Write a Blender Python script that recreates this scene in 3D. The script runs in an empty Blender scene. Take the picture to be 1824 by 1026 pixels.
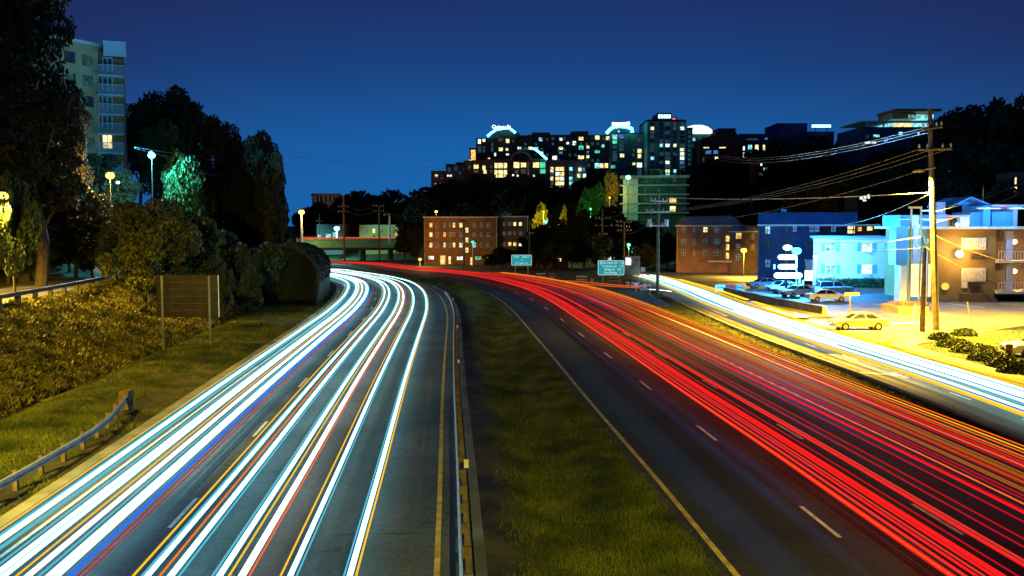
import bpy, math, random
import numpy as np
from mathutils import Vector

R = math.radians
S = bpy.context.scene
COL = S.collection
random.seed(7)

# ------------------------------------------------------------------ camera
CAM_H = 9.1
FPX = 1670.0
PIT = math.atan(113 / FPX)
cam = bpy.data.cameras.new('camera')
cam.sensor_width = 36.0
cam.lens = FPX / 1824 * 36
cam.clip_end = 3000
camo = bpy.data.objects.new('camera', cam)
COL.objects.link(camo)
camo.location = (0, 0, CAM_H)
camo.rotation_euler = (R(90) - PIT, 0, 0)
S.camera = camo

# ------------------------------------------------------------------ sky
world = bpy.data.worlds.new('World')
S.world = world
world.use_nodes = True
wn, wl = world.node_tree.nodes, world.node_tree.links
bg = wn['Background']
bg.inputs[1].default_value = 0.1
sky = wn.new('ShaderNodeTexSky')
sky.sky_type = 'NISHITA'
sky.sun_disc = False
sky.sun_elevation = R(-3)
sky.sun_rotation = R(20)
sky.ozone_density = 5
tc = wn.new('ShaderNodeTexCoord')
sep = wn.new('ShaderNodeSeparateXYZ')
wl.new(tc.outputs['Generated'], sep.inputs[0])
rmp = wn.new('ShaderNodeValToRGB')
wl.new(sep.outputs[2], rmp.inputs[0])
els = rmp.color_ramp.elements
els[0].position = 0.0
els[0].color = (0.010, 0.122, 0.395, 1)
els[1].position = 0.5
els[1].color = (0.010, 0.022, 0.100, 1)
for p, c in ((0.08, (0.0095, 0.100, 0.350)), (0.16, (0.010, 0.050, 0.200)), (0.25, (0.012, 0.024, 0.112))):
    e = els.new(p)
    e.color = (*c, 1)
# city glow: wide lobe over the towers, dimming away from it
dot = wn.new('ShaderNodeVectorMath')
dot.operation = 'DOT_PRODUCT'
wl.new(tc.outputs['Generated'], dot.inputs[0])
dot.inputs[1].default_value = Vector((0.02, 1, 0.05)).normalized()
mr = wn.new('ShaderNodeMapRange')
wl.new(dot.outputs['Value'], mr.inputs[0])
mr.inputs[1].default_value = 0.83
mr.inputs[2].default_value = 1.0
mr.inputs[3].default_value = 0.50
mr.inputs[4].default_value = 1.12
mul = wn.new('ShaderNodeMix')
mul.data_type = 'RGBA'
mul.blend_type = 'MULTIPLY'
mul.inputs[0].default_value = 1
wl.new(rmp.outputs[0], mul.inputs[6])
cmb = wn.new('ShaderNodeCombineColor')
r2 = wn.new('ShaderNodeMapRange')       # less green off to the side: the sky turns violet there
wl.new(dot.outputs['Value'], r2.inputs[0])
r2.inputs[1].default_value = 0.83
r2.inputs[3].default_value = 0.46
r2.inputs[4].default_value = 1.15
r3 = wn.new('ShaderNodeMapRange')
wl.new(dot.outputs['Value'], r3.inputs[0])
r3.inputs[1].default_value = 0.83
r3.inputs[3].default_value = 1.35
r3.inputs[4].default_value = 0.95
wl.new(r3.outputs[0], cmb.inputs[0])
wl.new(r2.outputs[0], cmb.inputs[1])
wl.new(mr.outputs[0], cmb.inputs[2])
wl.new(cmb.outputs[0], mul.inputs[7])
sc10 = wn.new('ShaderNodeVectorMath')
sc10.operation = 'SCALE'
sc10.inputs['Scale'].default_value = 10
wl.new(mul.outputs[2], sc10.inputs[0])
nsc = wn.new('ShaderNodeVectorMath')
nsc.operation = 'SCALE'
nsc.inputs['Scale'].default_value = 0.12
wl.new(sky.outputs[0], nsc.inputs[0])
add = wn.new('ShaderNodeVectorMath')
wl.new(sc10.outputs[0], add.inputs[0])
wl.new(nsc.outputs[0], add.inputs[1])
wl.new(add.outputs[0], bg.inputs[0])
S.view_settings.view_transform = 'Standard'
S.view_settings.look = 'None'
S.view_settings.exposure = 0
S.view_settings.gamma = 1
S.cycles.use_denoising = True
S.cycles.max_bounces = 5
S.cycles.diffuse_bounces = 2
S.cycles.sample_clamp_indirect = 6

# ------------------------------------------------------------------ helpers
def zr(Y):
    return -0.015 * np.clip(np.asarray(Y, float) - 120, 0, 220)


def ray(px, py):
    a, b = (px - 912) / FPX, (513 - py) / FPX
    c, s = math.cos(PIT), math.sin(PIT)
    return (a, c + b * s, -s + b * c)


def G(px, py, dz=0.0):
    """point where the sight line meets the highway surface raised by dz"""
    d = ray(px, py)
    z = dz
    for _ in range(40):
        t = (z - CAM_H) / d[2]
        z = float(zr(t * d[1])) + dz
    return (t * d[0], t * d[1], z)


def A(px, py, Y):
    d = ray(px, py)
    t = Y / d[1]
    return (t * d[0], Y, CAM_H + t * d[2])


def crom(P, n=12):
    P = [np.array(p, float) for p in P]
    P = [2 * P[0] - P[1]] + P + [2 * P[-1] - P[-2]]
    out = []
    for i in range(1, len(P) - 2):
        p0, p1, p2, p3 = P[i - 1:i + 3]
        for k in range(n):
            t = k / n
            out.append(.5 * (2 * p1 + (p2 - p0) * t + (2 * p0 - 5 * p1 + 4 * p2 - p3) * t * t + (3 * p1 - p0 - 3 * p2 + p3) * t ** 3))
    out.append(P[-2])
    return np.array(out)


class Curve:
    def __init__(s, pts, step=2.0, smooth=6):
        c = crom(pts, 14)
        d = np.r_[0, np.cumsum(np.hypot(*np.diff(c[:, :2], axis=0).T))]
        n = max(2, int(d[-1] / step))
        u = np.linspace(0, d[-1], n + 1)
        x, y = np.interp(u, d, c[:, 0]), np.interp(u, d, c[:, 1])
        for _ in range(smooth):
            x[1:-1] = (x[:-2] + 2 * x[1:-1] + x[2:]) / 4
            y[1:-1] = (y[:-2] + 2 * y[1:-1] + y[2:]) / 4
        s.x, s.y = x, y
        tx, ty = np.gradient(x), np.gradient(y)
        L = np.hypot(tx, ty)
        s.nx, s.ny = ty / L, -tx / L      # normal to the right
        s.u = np.r_[0, np.cumsum(np.hypot(np.diff(x), np.diff(y)))]

    def off(s, d, dz=0.0, u0=None, u1=None, n=None):
        d = np.broadcast_to(d, s.x.shape)
        x, y = s.x + s.nx * d, s.y + s.ny * d
        if u0 is not None or u1 is not None:
            u0 = s.u[0] if u0 is None else u0
            u1 = s.u[-1] if u1 is None else u1
            k = n or max(2, int((u1 - u0) / 2) + 1)
            uu = np.linspace(u0, u1, k)
            x, y = np.interp(uu, s.u, x), np.interp(uu, s.u, y)
        return np.stack([x, y, zr(y) + dz], 1)


class MB:
    def __init__(s):
        s.v, s.f = [], []

    def box(s, x0, x1, y0, y1, z0, z1):
        b = len(s.v)
        s.v += [(x, y, z) for z in (z0, z1) for x, y in ((x0, y0), (x1, y0), (x1, y1), (x0, y1))]
        s.f += [tuple(b + i for i in q) for q in ((3, 2, 1, 0), (4, 5, 6, 7), (0, 1, 5, 4), (1, 2, 6, 5), (2, 3, 7, 6), (3, 0, 4, 7))]
        return s

    def prism(s, poly, z0, z1, axis='z'):
        """poly 2D CCW extruded along an axis: z -> (x,y), y -> (x,z), x -> (y,z)"""
        b, n = len(s.v), len(poly)
        for w in (z0, z1):
            for p in poly:
                s.v.append((p[0], p[1], w) if axis == 'z' else (p[0], w, p[1]) if axis == 'y' else (w, p[0], p[1]))
        s.f += [tuple(b + i for i in reversed(range(n))), tuple(b + n + i for i in range(n))]
        s.f += [(b + i, b + (i + 1) % n, b + n + (i + 1) % n, b + n + i) for i in range(n)]
        return s

    def tube(s, pts, r, n=8, rv=None, cap=True):
        """r may be a list; rv = vertical radius (ellipse)"""
        P = [Vector(p) for p in pts]
        b = len(s.v)
        for i, p in enumerate(P):
            t = (P[min(i + 1, len(P) - 1)] - P[max(i - 1, 0)]).normalized()
            up = Vector((0, 0, 1)) if abs(t.z) < .9 else Vector((0, 1, 0))
            a = t.cross(up).normalized()
            c = a.cross(t).normalized()
            rr = r[i] if isinstance(r, (list, tuple, np.ndarray)) else r
            rz = rr if rv is None else rv
            for k in range(n):
                w = 2 * math.pi * k / n
                s.v.append(tuple(p + a * rr * math.cos(w) + c * rz * math.sin(w)))
        for i in range(len(P) - 1):
            for k in range(n):
                k2 = (k + 1) % n
                s.f.append((b + i * n + k, b + i * n + k2, b + (i + 1) * n + k2, b + (i + 1) * n + k))
        if cap:
            s.f.append(tuple(b + k for k in reversed(range(n))))
            e = b + (len(P) - 1) * n
            s.f.append(tuple(e + k for k in range(n)))
        return s

    def ball(s, c, r, sz=1.0, n=10):
        b = len(s.v)
        m = n // 2
        for i in range(m + 1):
            th = math.pi * i / m
            for k in range(n):
                ph = 2 * math.pi * k / n
                s.v.append((c[0] + r * math.sin(th) * math.cos(ph), c[1] + r * math.sin(th) * math.sin(ph), c[2] + r * sz * math.cos(th)))
        for i in range(m):
            for k in range(n):
                k2 = (k + 1) % n
                s.f.append((b + i * n + k, b + (i + 1) * n + k, b + (i + 1) * n + k2, b + i * n + k2))
        return s

    def sweep(s, path, prof, side=1):
        """profile [(lateral, z)] swept along an (n,3) path, open sheet with both faces"""
        P = np.asarray(path, float)
        t = np.gradient(P[:, :2], axis=0)
        t /= np.maximum(np.hypot(t[:, 0], t[:, 1])[:, None], 1e-9)
        nx, ny = t[:, 1], -t[:, 0]
        b, m = len(s.v), len(prof)
        for i in range(len(P)):
            for (l, z) in prof:
                s.v.append((P[i, 0] + nx[i] * l * side, P[i, 1] + ny[i] * l * side, P[i, 2] + z))
        for i in range(len(P) - 1):
            for k in range(m - 1):
                s.f.append((b + i * m + k, b + i * m + k + 1, b + (i + 1) * m + k + 1, b + (i + 1) * m + k))
        return s

    def solid(s, path, prof):
        """closed profile swept along a path, capped"""
        b, m = len(s.v), len(prof)
        s.sweep(path, list(prof) + [prof[0]])
        n = len(path)
        s.f.append(tuple(b + k for k in range(m)))
        s.f.append(tuple(b + (n - 1) * (m + 1) + k for k in reversed(range(m))))
        return s

    def build(s, name, m, parent=None, org=(0, 0, 0), smooth=False):
        me = bpy.data.meshes.new(name)
        V = np.array(s.v, float) - np.array(org)
        me.from_pydata([tuple(v) for v in V], [], s.f)
        me.materials.append(m)
        if smooth:
            for p in me.polygons:
                p.use_smooth = True
        me.update()
        o = bpy.data.objects.new(name, me)
        COL.objects.link(o)
        if parent:
            o.parent = parent
        else:
            o.location = org
        return o


def box(name, m, x0, x1, y0, y1, z0, z1, parent=None, bev=0):
    o = MB().box(x0, x1, y0, y1, z0, z1).build(name, m, parent)
    if bev:
        b = o.modifiers.new('b', 'BEVEL')
        b.width = bev
    return o


def tag(o, label, cat=None, group=None):
    o['label'] = label
    if cat:
        o['category'] = cat
    if group:
        o['group'] = group
    return o


def kind(o, k='structure'):
    o['kind'] = k
    return o


def thing(name, label, cat, loc=(0, 0, 0), rz=0, group=None):
    o = bpy.data.objects.new(name, None)
    o.empty_display_size = .5
    COL.objects.link(o)
    o.location = loc
    o.rotation_euler = (0, 0, rz)
    return tag(o, label, cat, group)


def copy_tree(o, parent=None):
    c = o.copy()
    COL.objects.link(c)
    c.parent = parent
    for ch in [k for k in bpy.data.objects if k.parent == o]:
        copy_tree(ch, c)
    return c


def bulk(name, V, Fc, m, parent=None):
    """numpy verts (n,3) and faces (k,3|4) -> object, fast"""
    me = bpy.data.meshes.new(name)
    n, k, q = len(V), len(Fc), Fc.shape[1]
    me.vertices.add(n)
    me.vertices.foreach_set('co', np.ascontiguousarray(V, dtype=np.float32).ravel())
    me.loops.add(k * q)
    me.loops.foreach_set('vertex_index', np.ascontiguousarray(Fc, dtype=np.int32).ravel())
    me.polygons.add(k)
    me.polygons.foreach_set('loop_start', np.arange(0, k * q, q, dtype=np.int32))
    me.polygons.foreach_set('loop_total', np.full(k, q, dtype=np.int32))
    me.materials.append(m)
    me.update(calc_edges=True)
    me.validate()
    o = bpy.data.objects.new(name, me)
    COL.objects.link(o)
    if parent:
        o.parent = parent
    return o


# ------------------------------------------------------------------ materials
def mat(name, col, rough=.8, metal=0, vary=.25, scale=1.0, bump=0, col2=None, spec=.3, detail=6, thr=(.35, .65)):
    m = bpy.data.materials.new(name)
    m.use_nodes = True
    n, l = m.node_tree.nodes, m.node_tree.links
    p = n['Principled BSDF']
    p.inputs['Roughness'].default_value = rough
    p.inputs['Metallic'].default_value = metal
    p.inputs['Specular IOR Level'].default_value = spec
    t = n.new('ShaderNodeTexCoord')
    nz = n.new('ShaderNodeTexNoise')
    nz.inputs['Scale'].default_value = scale
    nz.inputs['Detail'].default_value = detail
    l.new(t.outputs['Object'], nz.inputs['Vector'])
    cr = n.new('ShaderNodeValToRGB')
    l.new(nz.outputs['Fac'], cr.inputs[0])
    a = tuple(c * (1 - vary) for c in col)
    b = col2 or tuple(min(1, c * (1 + vary)) for c in col)
    cr.color_ramp.elements[0].position, cr.color_ramp.elements[1].position = thr
    cr.color_ramp.elements[0].color = (*a, 1)
    cr.color_ramp.elements[1].color = (*b, 1)
    l.new(cr.outputs[0], p.inputs['Base Color'])
    if bump:
        bp = n.new('ShaderNodeBump')
        bp.inputs['Strength'].default_value = bump
        n2 = n.new('ShaderNodeTexNoise')
        n2.inputs['Scale'].default_value = scale * 8
        n2.inputs['Detail'].default_value = 4
        l.new(t.outputs['Object'], n2.inputs['Vector'])
        l.new(n2.outputs['Fac'], bp.inputs['Height'])
        l.new(bp.outputs[0], p.inputs['Normal'])
    return m


def emit(name, col, st, sample=True):
    m = bpy.data.materials.new(name)
    m.use_nodes = True
    n, l = m.node_tree.nodes, m.node_tree.links
    n.remove(n['Principled BSDF'])
    e = n.new('ShaderNodeEmission')
    e.inputs[0].default_value = (*col, 1)
    e.inputs[1].default_value = st
    l.new(e.outputs[0], n['Material Output'].inputs[0])
    if not sample:
        m.cycles.emission_sampling = 'NONE'
    return m


def litwin(name, col, st):
    """lit window: blinds and furniture read as uneven light"""
    m = emit(name, col, st, False)
    n, l = m.node_tree.nodes, m.node_tree.links
    t = n.new('ShaderNodeTexCoord')
    nz = n.new('ShaderNodeTexNoise')
    nz.inputs['Scale'].default_value = 1.1
    nz.inputs['Detail'].default_value = 3
    l.new(t.outputs['Object'], nz.inputs['Vector'])
    mp = n.new('ShaderNodeMapRange')
    mp.inputs[1].default_value, mp.inputs[2].default_value = .35, .65
    mp.inputs[3].default_value, mp.inputs[4].default_value = st * .35, st * 1.4
    l.new(nz.outputs['Fac'], mp.inputs[0])
    e = [k for k in n if k.type == 'EMISSION'][0]
    l.new(mp.outputs[0], e.inputs[1])
    return m


def asphalt(name, col, rough=.75):
    m = mat(name, col, rough, vary=.35, scale=.18, bump=.25, spec=.4)
    n, l = m.node_tree.nodes, m.node_tree.links
    p = n['Principled BSDF']
    cr = [k for k in n if k.type == 'VALTORGB'][0]
    t = [k for k in n if k.type == 'TEX_COORD'][0]
    # cracks and tar lines
    vo = n.new('ShaderNodeTexVoronoi')
    vo.feature = 'DISTANCE_TO_EDGE'
    vo.inputs['Scale'].default_value = .11
    w = n.new('ShaderNodeTexNoise')
    w.inputs['Scale'].default_value = .8
    l.new(t.outputs['Object'], w.inputs['Vector'])
    mx = n.new('ShaderNodeMix')
    mx.data_type = 'RGBA'
    mx.inputs[0].default_value = .06
    l.new(t.outputs['Object'], mx.inputs[6])
    sc = n.new('ShaderNodeVectorMath')
    sc.operation = 'SCALE'
    sc.inputs['Scale'].default_value = 40
    l.new(w.outputs['Color'], sc.inputs[0])
    l.new(sc.outputs[0], mx.inputs[7])
    l.new(mx.outputs[2], vo.inputs['Vector'])
    lt = n.new('ShaderNodeMath')
    lt.operation = 'LESS_THAN'
    lt.inputs[1].default_value = .0018
    l.new(vo.outputs['Distance'], lt.inputs[0])
    # fine aggregate
    fn = n.new('ShaderNodeTexNoise')
    fn.inputs['Scale'].default_value = 9
    fn.inputs['Detail'].default_value = 5
    l.new(t.outputs['Object'], fn.inputs['Vector'])
    fm = n.new('ShaderNodeMapRange')
    fm.inputs[1].default_value, fm.inputs[2].default_value = .3, .7
    fm.inputs[3].default_value, fm.inputs[4].default_value = .65, 1.35
    l.new(fn.outputs['Fac'], fm.inputs[0])
    m2 = n.new('ShaderNodeMix')
    m2.data_type = 'RGBA'
    m2.blend_type = 'MULTIPLY'
    m2.inputs[0].default_value = 1
    l.new(cr.outputs[0], m2.inputs[6])
    l.new(fm.outputs[0], m2.inputs[7])
    m3 = n.new('ShaderNodeMix')
    m3.data_type = 'RGBA'
    l.new(lt.outputs[0], m3.inputs[0])
    l.new(m2.outputs[2], m3.inputs[6])
    m3.inputs[7].default_value = (.012, .012, .012, 1)
    l.new(m3.outputs[2], p.inputs['Base Color'])
    return m


def brick(name, c1, c2, mortar=(.25, .23, .2), scale=1.0):
    m = bpy.data.materials.new(name)
    m.use_nodes = True
    n, l = m.node_tree.nodes, m.node_tree.links
    p = n['Principled BSDF']
    p.inputs['Roughness'].default_value = .85
    t = n.new('ShaderNodeTexCoord')
    mp = n.new('ShaderNodeMapping')
    mp.inputs['Rotation'].default_value = (R(90), 0, 0)
    l.new(t.outputs['Object'], mp.inputs[0])
    b = n.new('ShaderNodeTexBrick')
    b.inputs['Color1'].default_value = (*c1, 1)
    b.inputs['Color2'].default_value = (*c2, 1)
    b.inputs['Mortar'].default_value = (*mortar, 1)
    b.inputs['Scale'].default_value = scale
    b.inputs['Mortar Size'].default_value = .012
    b.inputs['Brick Width'].default_value = .42
    b.inputs['Row Height'].default_value = .14
    l.new(mp.outputs[0], b.inputs['Vector'])
    nz = n.new('ShaderNodeTexNoise')
    nz.inputs['Scale'].default_value = .5
    l.new(t.outputs['Object'], nz.inputs['Vector'])
    f = n.new('ShaderNodeMapRange')
    f.inputs[1].default_value, f.inputs[2].default_value = .3, .7
    f.inputs[3].default_value, f.inputs[4].default_value = .65, 1.25
    l.new(nz.outputs['Fac'], f.inputs[0])
    mx = n.new('ShaderNodeMix')
    mx.data_type = 'RGBA'
    mx.blend_type = 'MULTIPLY'
    mx.inputs[0].default_value = 1
    l.new(b.outputs['Color'], mx.inputs[6])
    l.new(f.outputs[0], mx.inputs[7])
    l.new(mx.outputs[2], p.inputs['Base Color'])
    return m


M = {}
M['asph_l'] = asphalt('asphalt_left', (.080, .086, .090))
M['asph_r'] = asphalt('asphalt_right', (.034, .031, .031))
M['asph_s'] = asphalt('asphalt_service', (.13, .11, .075))
M['lot'] = asphalt('asphalt_lot', (.10, .10, .10))
M['paint'] = mat('road_paint', (.72, .72, .68), .6, vary=.2, scale=3)
M['ypaint'] = mat('yellow_paint', (.62, .42, .06), .6, vary=.35, scale=2)
M['ground'] = mat('ground', (.040, .038, .014), .95, vary=.6, scale=.6, bump=.8, col2=(.075, .070, .020), detail=10)
M['dirt'] = mat('dirt', (.07, .045, .025), .95, vary=.6, scale=.8, bump=1)
M['grass'] = mat('grass', (.058, .100, .012), .8, vary=.6, scale=.45, col2=(.15, .165, .020))
M['grass_b'] = mat('lawn', (.010, .034, .004), .8, vary=.3, scale=.5, col2=(.025, .062, .008))
M['ivy'] = mat('ground_cover_leaves', (.040, .044, .008), .7, vary=.7, scale=.9, col2=(.19, .155, .020))
M['leaf'] = mat('leaf', (.040, .052, .014), .75, vary=.4, scale=.5)
M['shrub'] = mat('leaf_shrub', (.018, .040, .008), .65, vary=.5, scale=2, col2=(.04, .07, .012))
M['leaf_y'] = mat('leaf_bush', (.060, .068, .012), .65, vary=.5, scale=1.3, col2=(.10, .10, .02))
M['leaf_d'] = mat('leaf_dark', (.020, .022, .010), .9, vary=.4, scale=.4)  # foliage away from the lamps, its shade put into the leaf colour
M['bark'] = mat('bark', (.07, .05, .035), .9, vary=.4, scale=3, bump=1)
M['conc'] = mat('concrete', (.30, .29, .26), .85, vary=.25, scale=.7, bump=.4)
M['conc_d'] = mat('dark_concrete', (.13, .14, .13), .85, vary=.4, scale=.35, bump=.5)
M['walk'] = mat('sidewalk_concrete', (.32, .28, .20), .85, vary=.2, scale=.5, bump=.3)
M['steel'] = mat('galvanised_steel', (.45, .50, .53), .45, metal=.25, vary=.2, scale=2)
M['rust'] = mat('weathered_steel', (.10, .08, .07), .6, metal=.5, vary=.4, scale=3)
M['wood'] = mat('weathered_timber', (.13, .09, .055), .85, vary=.35, scale=4, bump=.8)
M['pole'] = mat('utility_pole_timber', (.15, .12, .08), .85, vary=.3, scale=2, bump=.8)
M['wire'] = mat('wire', (.10, .10, .10), .5, vary=.1)
M['dark'] = mat('dark_metal', (.03, .03, .032), .5, vary=.2)
M['white'] = mat('white_paint', (.75, .75, .75), .5, vary=.08, scale=1)
M['trim'] = mat('cream_trim', (.62, .56, .44), .6, vary=.12)
M['signback'] = mat('sign_back_aluminium', (.032, .026, .024), .38, metal=.6, vary=.25, scale=1.2)
M['green_sign'] = emit('green_sign_face', (.02, .42, .45), .75, False)  # sign face glows by itself, light put into its colour
M['sign_text'] = emit('sign_lettering', (.75, 1, .95), .9, False)  # lettering glows by itself as well
M['brick_o'] = brick('red_brown_brick', (.30, .11, .05), (.23, .085, .04), scale=1)
M['brick_d'] = brick('dark_brick', (.12, .05, .035), (.09, .04, .03), scale=1)
M['brick_t'] = brick('tan_brick', (.34, .21, .10), (.28, .17, .08), mortar=(.3, .22, .14), scale=1)
M['wall_moss'] = mat('mossy_wall', (.018, .030, .028), .85, vary=.45, scale=.25, bump=.5)
M['glass'] = mat('dark_glass', (.02, .03, .035), .12, vary=.3, spec=.6)
M['glass_b'] = mat('blue_dark_glass', (.03, .06, .085), .2, vary=.4, spec=.6)
M['fac_d'] = mat('dark_facade', (.07, .035, .038), .85, vary=.4, scale=.12)
M['fac_b'] = mat('slate_facade', (.09, .16, .20), .7, vary=.5, scale=.12)
M['fac_br'] = mat('brown_facade', (.24, .085, .03), .8, vary=.3, scale=.2)
M['fac_g'] = mat('green_grey_facade', (.12, .42, .38), .6, vary=.5, scale=.1)
M['fac_w'] = mat('grey_facade', (.30, .28, .25), .8, vary=.2, scale=.2)
M['fac_y'] = mat('ochre_facade', (.42, .25, .07), .8, vary=.15, scale=.2)
M['pale_blue'] = mat('pale_blue_render', (.42, .62, .74), .75, vary=.10, scale=.4)
M['blue_wall'] = mat('blue_wall', (.03, .07, .17), .75, vary=.25, scale=.3)
M['blue_roof'] = mat('blue_metal_roof', (.04, .17, .42), .55, vary=.15, scale=.4)
M['cyan_panel'] = mat('cyan_panel', (.07, .36, .78), .5, vary=.1, scale=.5)
M['lav_panel'] = mat('lavender_panel', (.42, .52, .78), .6, vary=.08, scale=.5)
M['tan_wall'] = mat('tan_stucco', (.20, .145, .05), .85, vary=.12, scale=.6)
M['gold'] = mat('ochre_frame', (.50, .30, .06), .6, vary=.15)
M['hedge'] = mat('hedge_leaf', (.03, .13, .06), .7, vary=.5, scale=1.5)
M['w_yel'] = litwin('window_light_yellow', (1, .85, .35), 1.5)
M['w_whi'] = litwin('window_light_white', (.85, 1, .9), 1.6)
M['w_cyan'] = litwin('window_light_cyan', (.3, .9, 1), 1.1)
M['w_blue'] = litwin('window_light_blue', (.12, .35, .9), .6)
M['w_grn'] = litwin('window_light_green', (.1, .85, .5), 1.0)
M['w_ora'] = litwin('window_light_orange', (1, .55, .15), 1.4)
M['w_dim'] = litwin('window_light_dim', (.45, .36, .30), .15)
M['w_slate'] = litwin('window_teal_glow', (.08, .28, .34), .20)  # unlit panes made to glow, teal light put into the glass
M['neon'] = emit('cyan_neon', (.10, .85, 1), 7.0)
M['neon_w'] = emit('white_cyan_neon', (.55, .95, 1), 4.0)
M['neon_b'] = emit('blue_neon', (.25, .55, 1), 5.0)
M['dome'] = emit('dome_self_glow', (.8, 1, .95), 2.0)  # roof emits by itself: the light on it is put in as glow
M['tr_w'] = emit('headlight_white', (.27, .84, 1), 5.2)
M['tr_c'] = emit('headlight_cyan', (.10, .52, .68), 1.0)
M['tr_b'] = emit('headlight_blue', (.02, .16, .95), 1.1)
M['tr_y'] = emit('marker_yellow', (1, .52, .02), 1.15)
M['tr_am'] = emit('amber_light', (1, .60, .02), 1.5)
M['tr_od'] = emit('dim_orange_light', (.75, .20, .01), .55)
M['tr_o'] = emit('marker_orange', (1, .22, .02), 1.0)
M['tr_r'] = emit('taillight_red', (1, .012, .012), 1.1)
M['tr_rd'] = emit('taillight_deep_red', (.8, .01, .02), .62)
M['tr_p'] = emit('taillight_bright_red', (1, .05, .03), .75)
M['tr_ro'] = emit('taillight_orange', (1, .13, .01), 1.2)
M['tr_ww'] = emit('headlight_warm', (1, .92, .80), 2.6)
WM = {'y': 'w_yel', 'w': 'w_whi', 'c': 'w_cyan', 'b': 'w_blue', 'g': 'w_grn', 'o': 'w_ora', 'd': 'w_dim', 's': 'w_slate', 'k': 'glass_b'}

# ------------------------------------------------------------------ road curves (world metres)
def W2(px_list):
    return [G(*p)[:2] for p in px_list]


rl = W2([(779, 1000), (783, 905), (789, 690), (795, 600), (797, 565), (790, 538), (776, 521), (757, 510), (735, 503), (700, 496), (650, 489), (600, 484)])
d0 = (rl[0][0] - (rl[2][0] - rl[0][0]) / (rl[2][1] - rl[0][1]) * (rl[0][1] + 40), -40)
rl = [d0] + rl + [(-75, 226), (-130, 240), (-220, 250)]
CL = Curve(rl)                       # yellow line on the median side of the left carriageway
el = W2([(1310, 1026), (1200, 890), (1074, 745), (1028, 690), (960, 608), (895, 538), (834, 509), (779, 496), (692, 486), (650, 480), (604, 474)])
e0 = (el[0][0] - (el[2][0] - el[0][0]) / (el[2][1] - el[0][1]) * (el[0][1] + 40), -40)
el = [e0] + el + [(-75, 268), (-130, 282), (-220, 292)]
CR = Curve(el)                       # yellow line on the median side of the right carriageway
sv = [(23.9 - .04 * 60, -40), (24.6, 20), (25.0, 45), (24.3, 60), (23.3, 76), (22.9, 100), (23.6, 130), (24.5, 160), (22.0, 200), (16.0, 240), (6.0, 262)]
CS = Curve(sv)                       # centre of the service road
kerb = CL.off(-12.9)
ko = np.argsort(kerb[:, 1])
kY, kX = kerb[ko, 1], kerb[ko, 0]


def sm(a):
    a = np.clip(a, 0, 1)
    return a * a * (3 - 2 * a)


def terr(X, Y):
    X, Y = np.broadcast_arrays(np.asarray(X, float), np.asarray(Y, float))
    z = zr(Y).copy()
    kx = np.interp(Y, kY, kX)
    d = kx - X                                   # metres left of the kerb
    near = sm((225 - Y) / 30)
    dd = d - 8.0
    rise = 3.4 * sm(dd / 10.5)
    hill = 13 * sm((dd - 21) / 45) + 9.5 * sm((dd - 12) / 12) * sm((Y - 92) / 26)
    verge = .18 * np.exp(-((dd + 3.5) / 2.6) ** 2) - .35 * np.exp(-(dd / .5) ** 2)
    z += np.where(d > 0, near * (rise + hill + verge), 0)
    # mid hill under the towers
    h0 = np.interp(X, [-260, -110, -75, -36, 21, 93, 140, 260], [10, 3, 5, 15, 22, 25, 28, 30])
    hm = h0 * sm((Y - 300 + .25 * np.clip(X, 0, 120)) / 120)
    # right hill
    hr = 27 * sm((X - 62) / 70) * sm((Y - 120) / 150)
    z += np.maximum(hm, hr)
    # median swale
    dm = np.interp(Y, CL.y[:60], CL.x[:60])
    de = np.interp(Y, CR.y[:60], CR.x[:60])
    w = np.clip((X - dm - 1.2) / np.maximum(de - dm - 2.0, .5), 0, 1)
    z -= .45 * np.sin(w * math.pi) ** 2 * (Y < 150)
    return z


xs = np.unique(np.r_[np.arange(-420, -64, 8), np.arange(-64, -12, 1.0), np.arange(-12, 12, .75), np.arange(12, 64, 2.0), np.arange(64, 560, 8)])
ys = np.unique(np.r_[np.arange(-40, 160, 2.0), np.arange(160, 460, 5.0), np.arange(460, 1400, 40)])
XX, YY = np.meshgrid(xs, ys)
ZZ = terr(XX, YY)
rng = np.random.default_rng(3)
V = np.stack([XX.ravel(), YY.ravel(), ZZ.ravel()], 1)
nx_ = len(xs)
i0 = (np.arange(len(ys) - 1)[:, None] * nx_ + np.arange(nx_ - 1)[None]).ravel()
Fc = np.stack([i0, i0 + 1, i0 + 1 + nx_, i0 + nx_], 1)
terrain = kind(bulk('ground', V, Fc, M['ground']))
for p in terrain.data.polygons:
    p.use_smooth = True


def strip(name, La, Lb, m, dz, k='structure', skirt=.25):
    """sheet between two polylines with skirts down into the ground"""
    n = min(len(La), len(Lb))
    mb = MB()
    for i in range(n):
        a, b = La[i], Lb[i]
        mb.v += [(a[0], a[1], a[2] + dz - skirt), (a[0], a[1], a[2] + dz), (b[0], b[1], b[2] + dz), (b[0], b[1], b[2] + dz - skirt)]
    for i in range(n - 1):
        q = 4 * i
        mb.f += [(q, q + 1, q + 5, q + 4), (q + 1, q + 2, q + 6, q + 5), (q + 2, q + 3, q + 7, q + 6)]
    o = mb.build(name, m)
    if k:
        o['kind'] = k
    return o


strip('left_carriageway', CL.off(-12.7), CL.off(.95), M['asph_l'], .05)
strip('right_carriageway', CR.off(-.55), CR.off(14.9), M['asph_r'], .05)
strip('service_road', CS.off(-3.4), CS.off(4.4), M['asph_s'], .05)
# side street and intersection apron
sn = [(20, 66), (26, 70), (31.5, 73.5), (38.5, 77.5), (45.6, 83.5), (60, 92), (90, 104)]
sf = [(20, 88), (27, 88), (32, 90), (39, 92), (52, 97), (68, 105), (96, 117)]
strip('side_street', [(x, y, 0) for x, y in sn], [(x, y, 0) for x, y in sf], M['asph_s'], .055)
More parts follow.
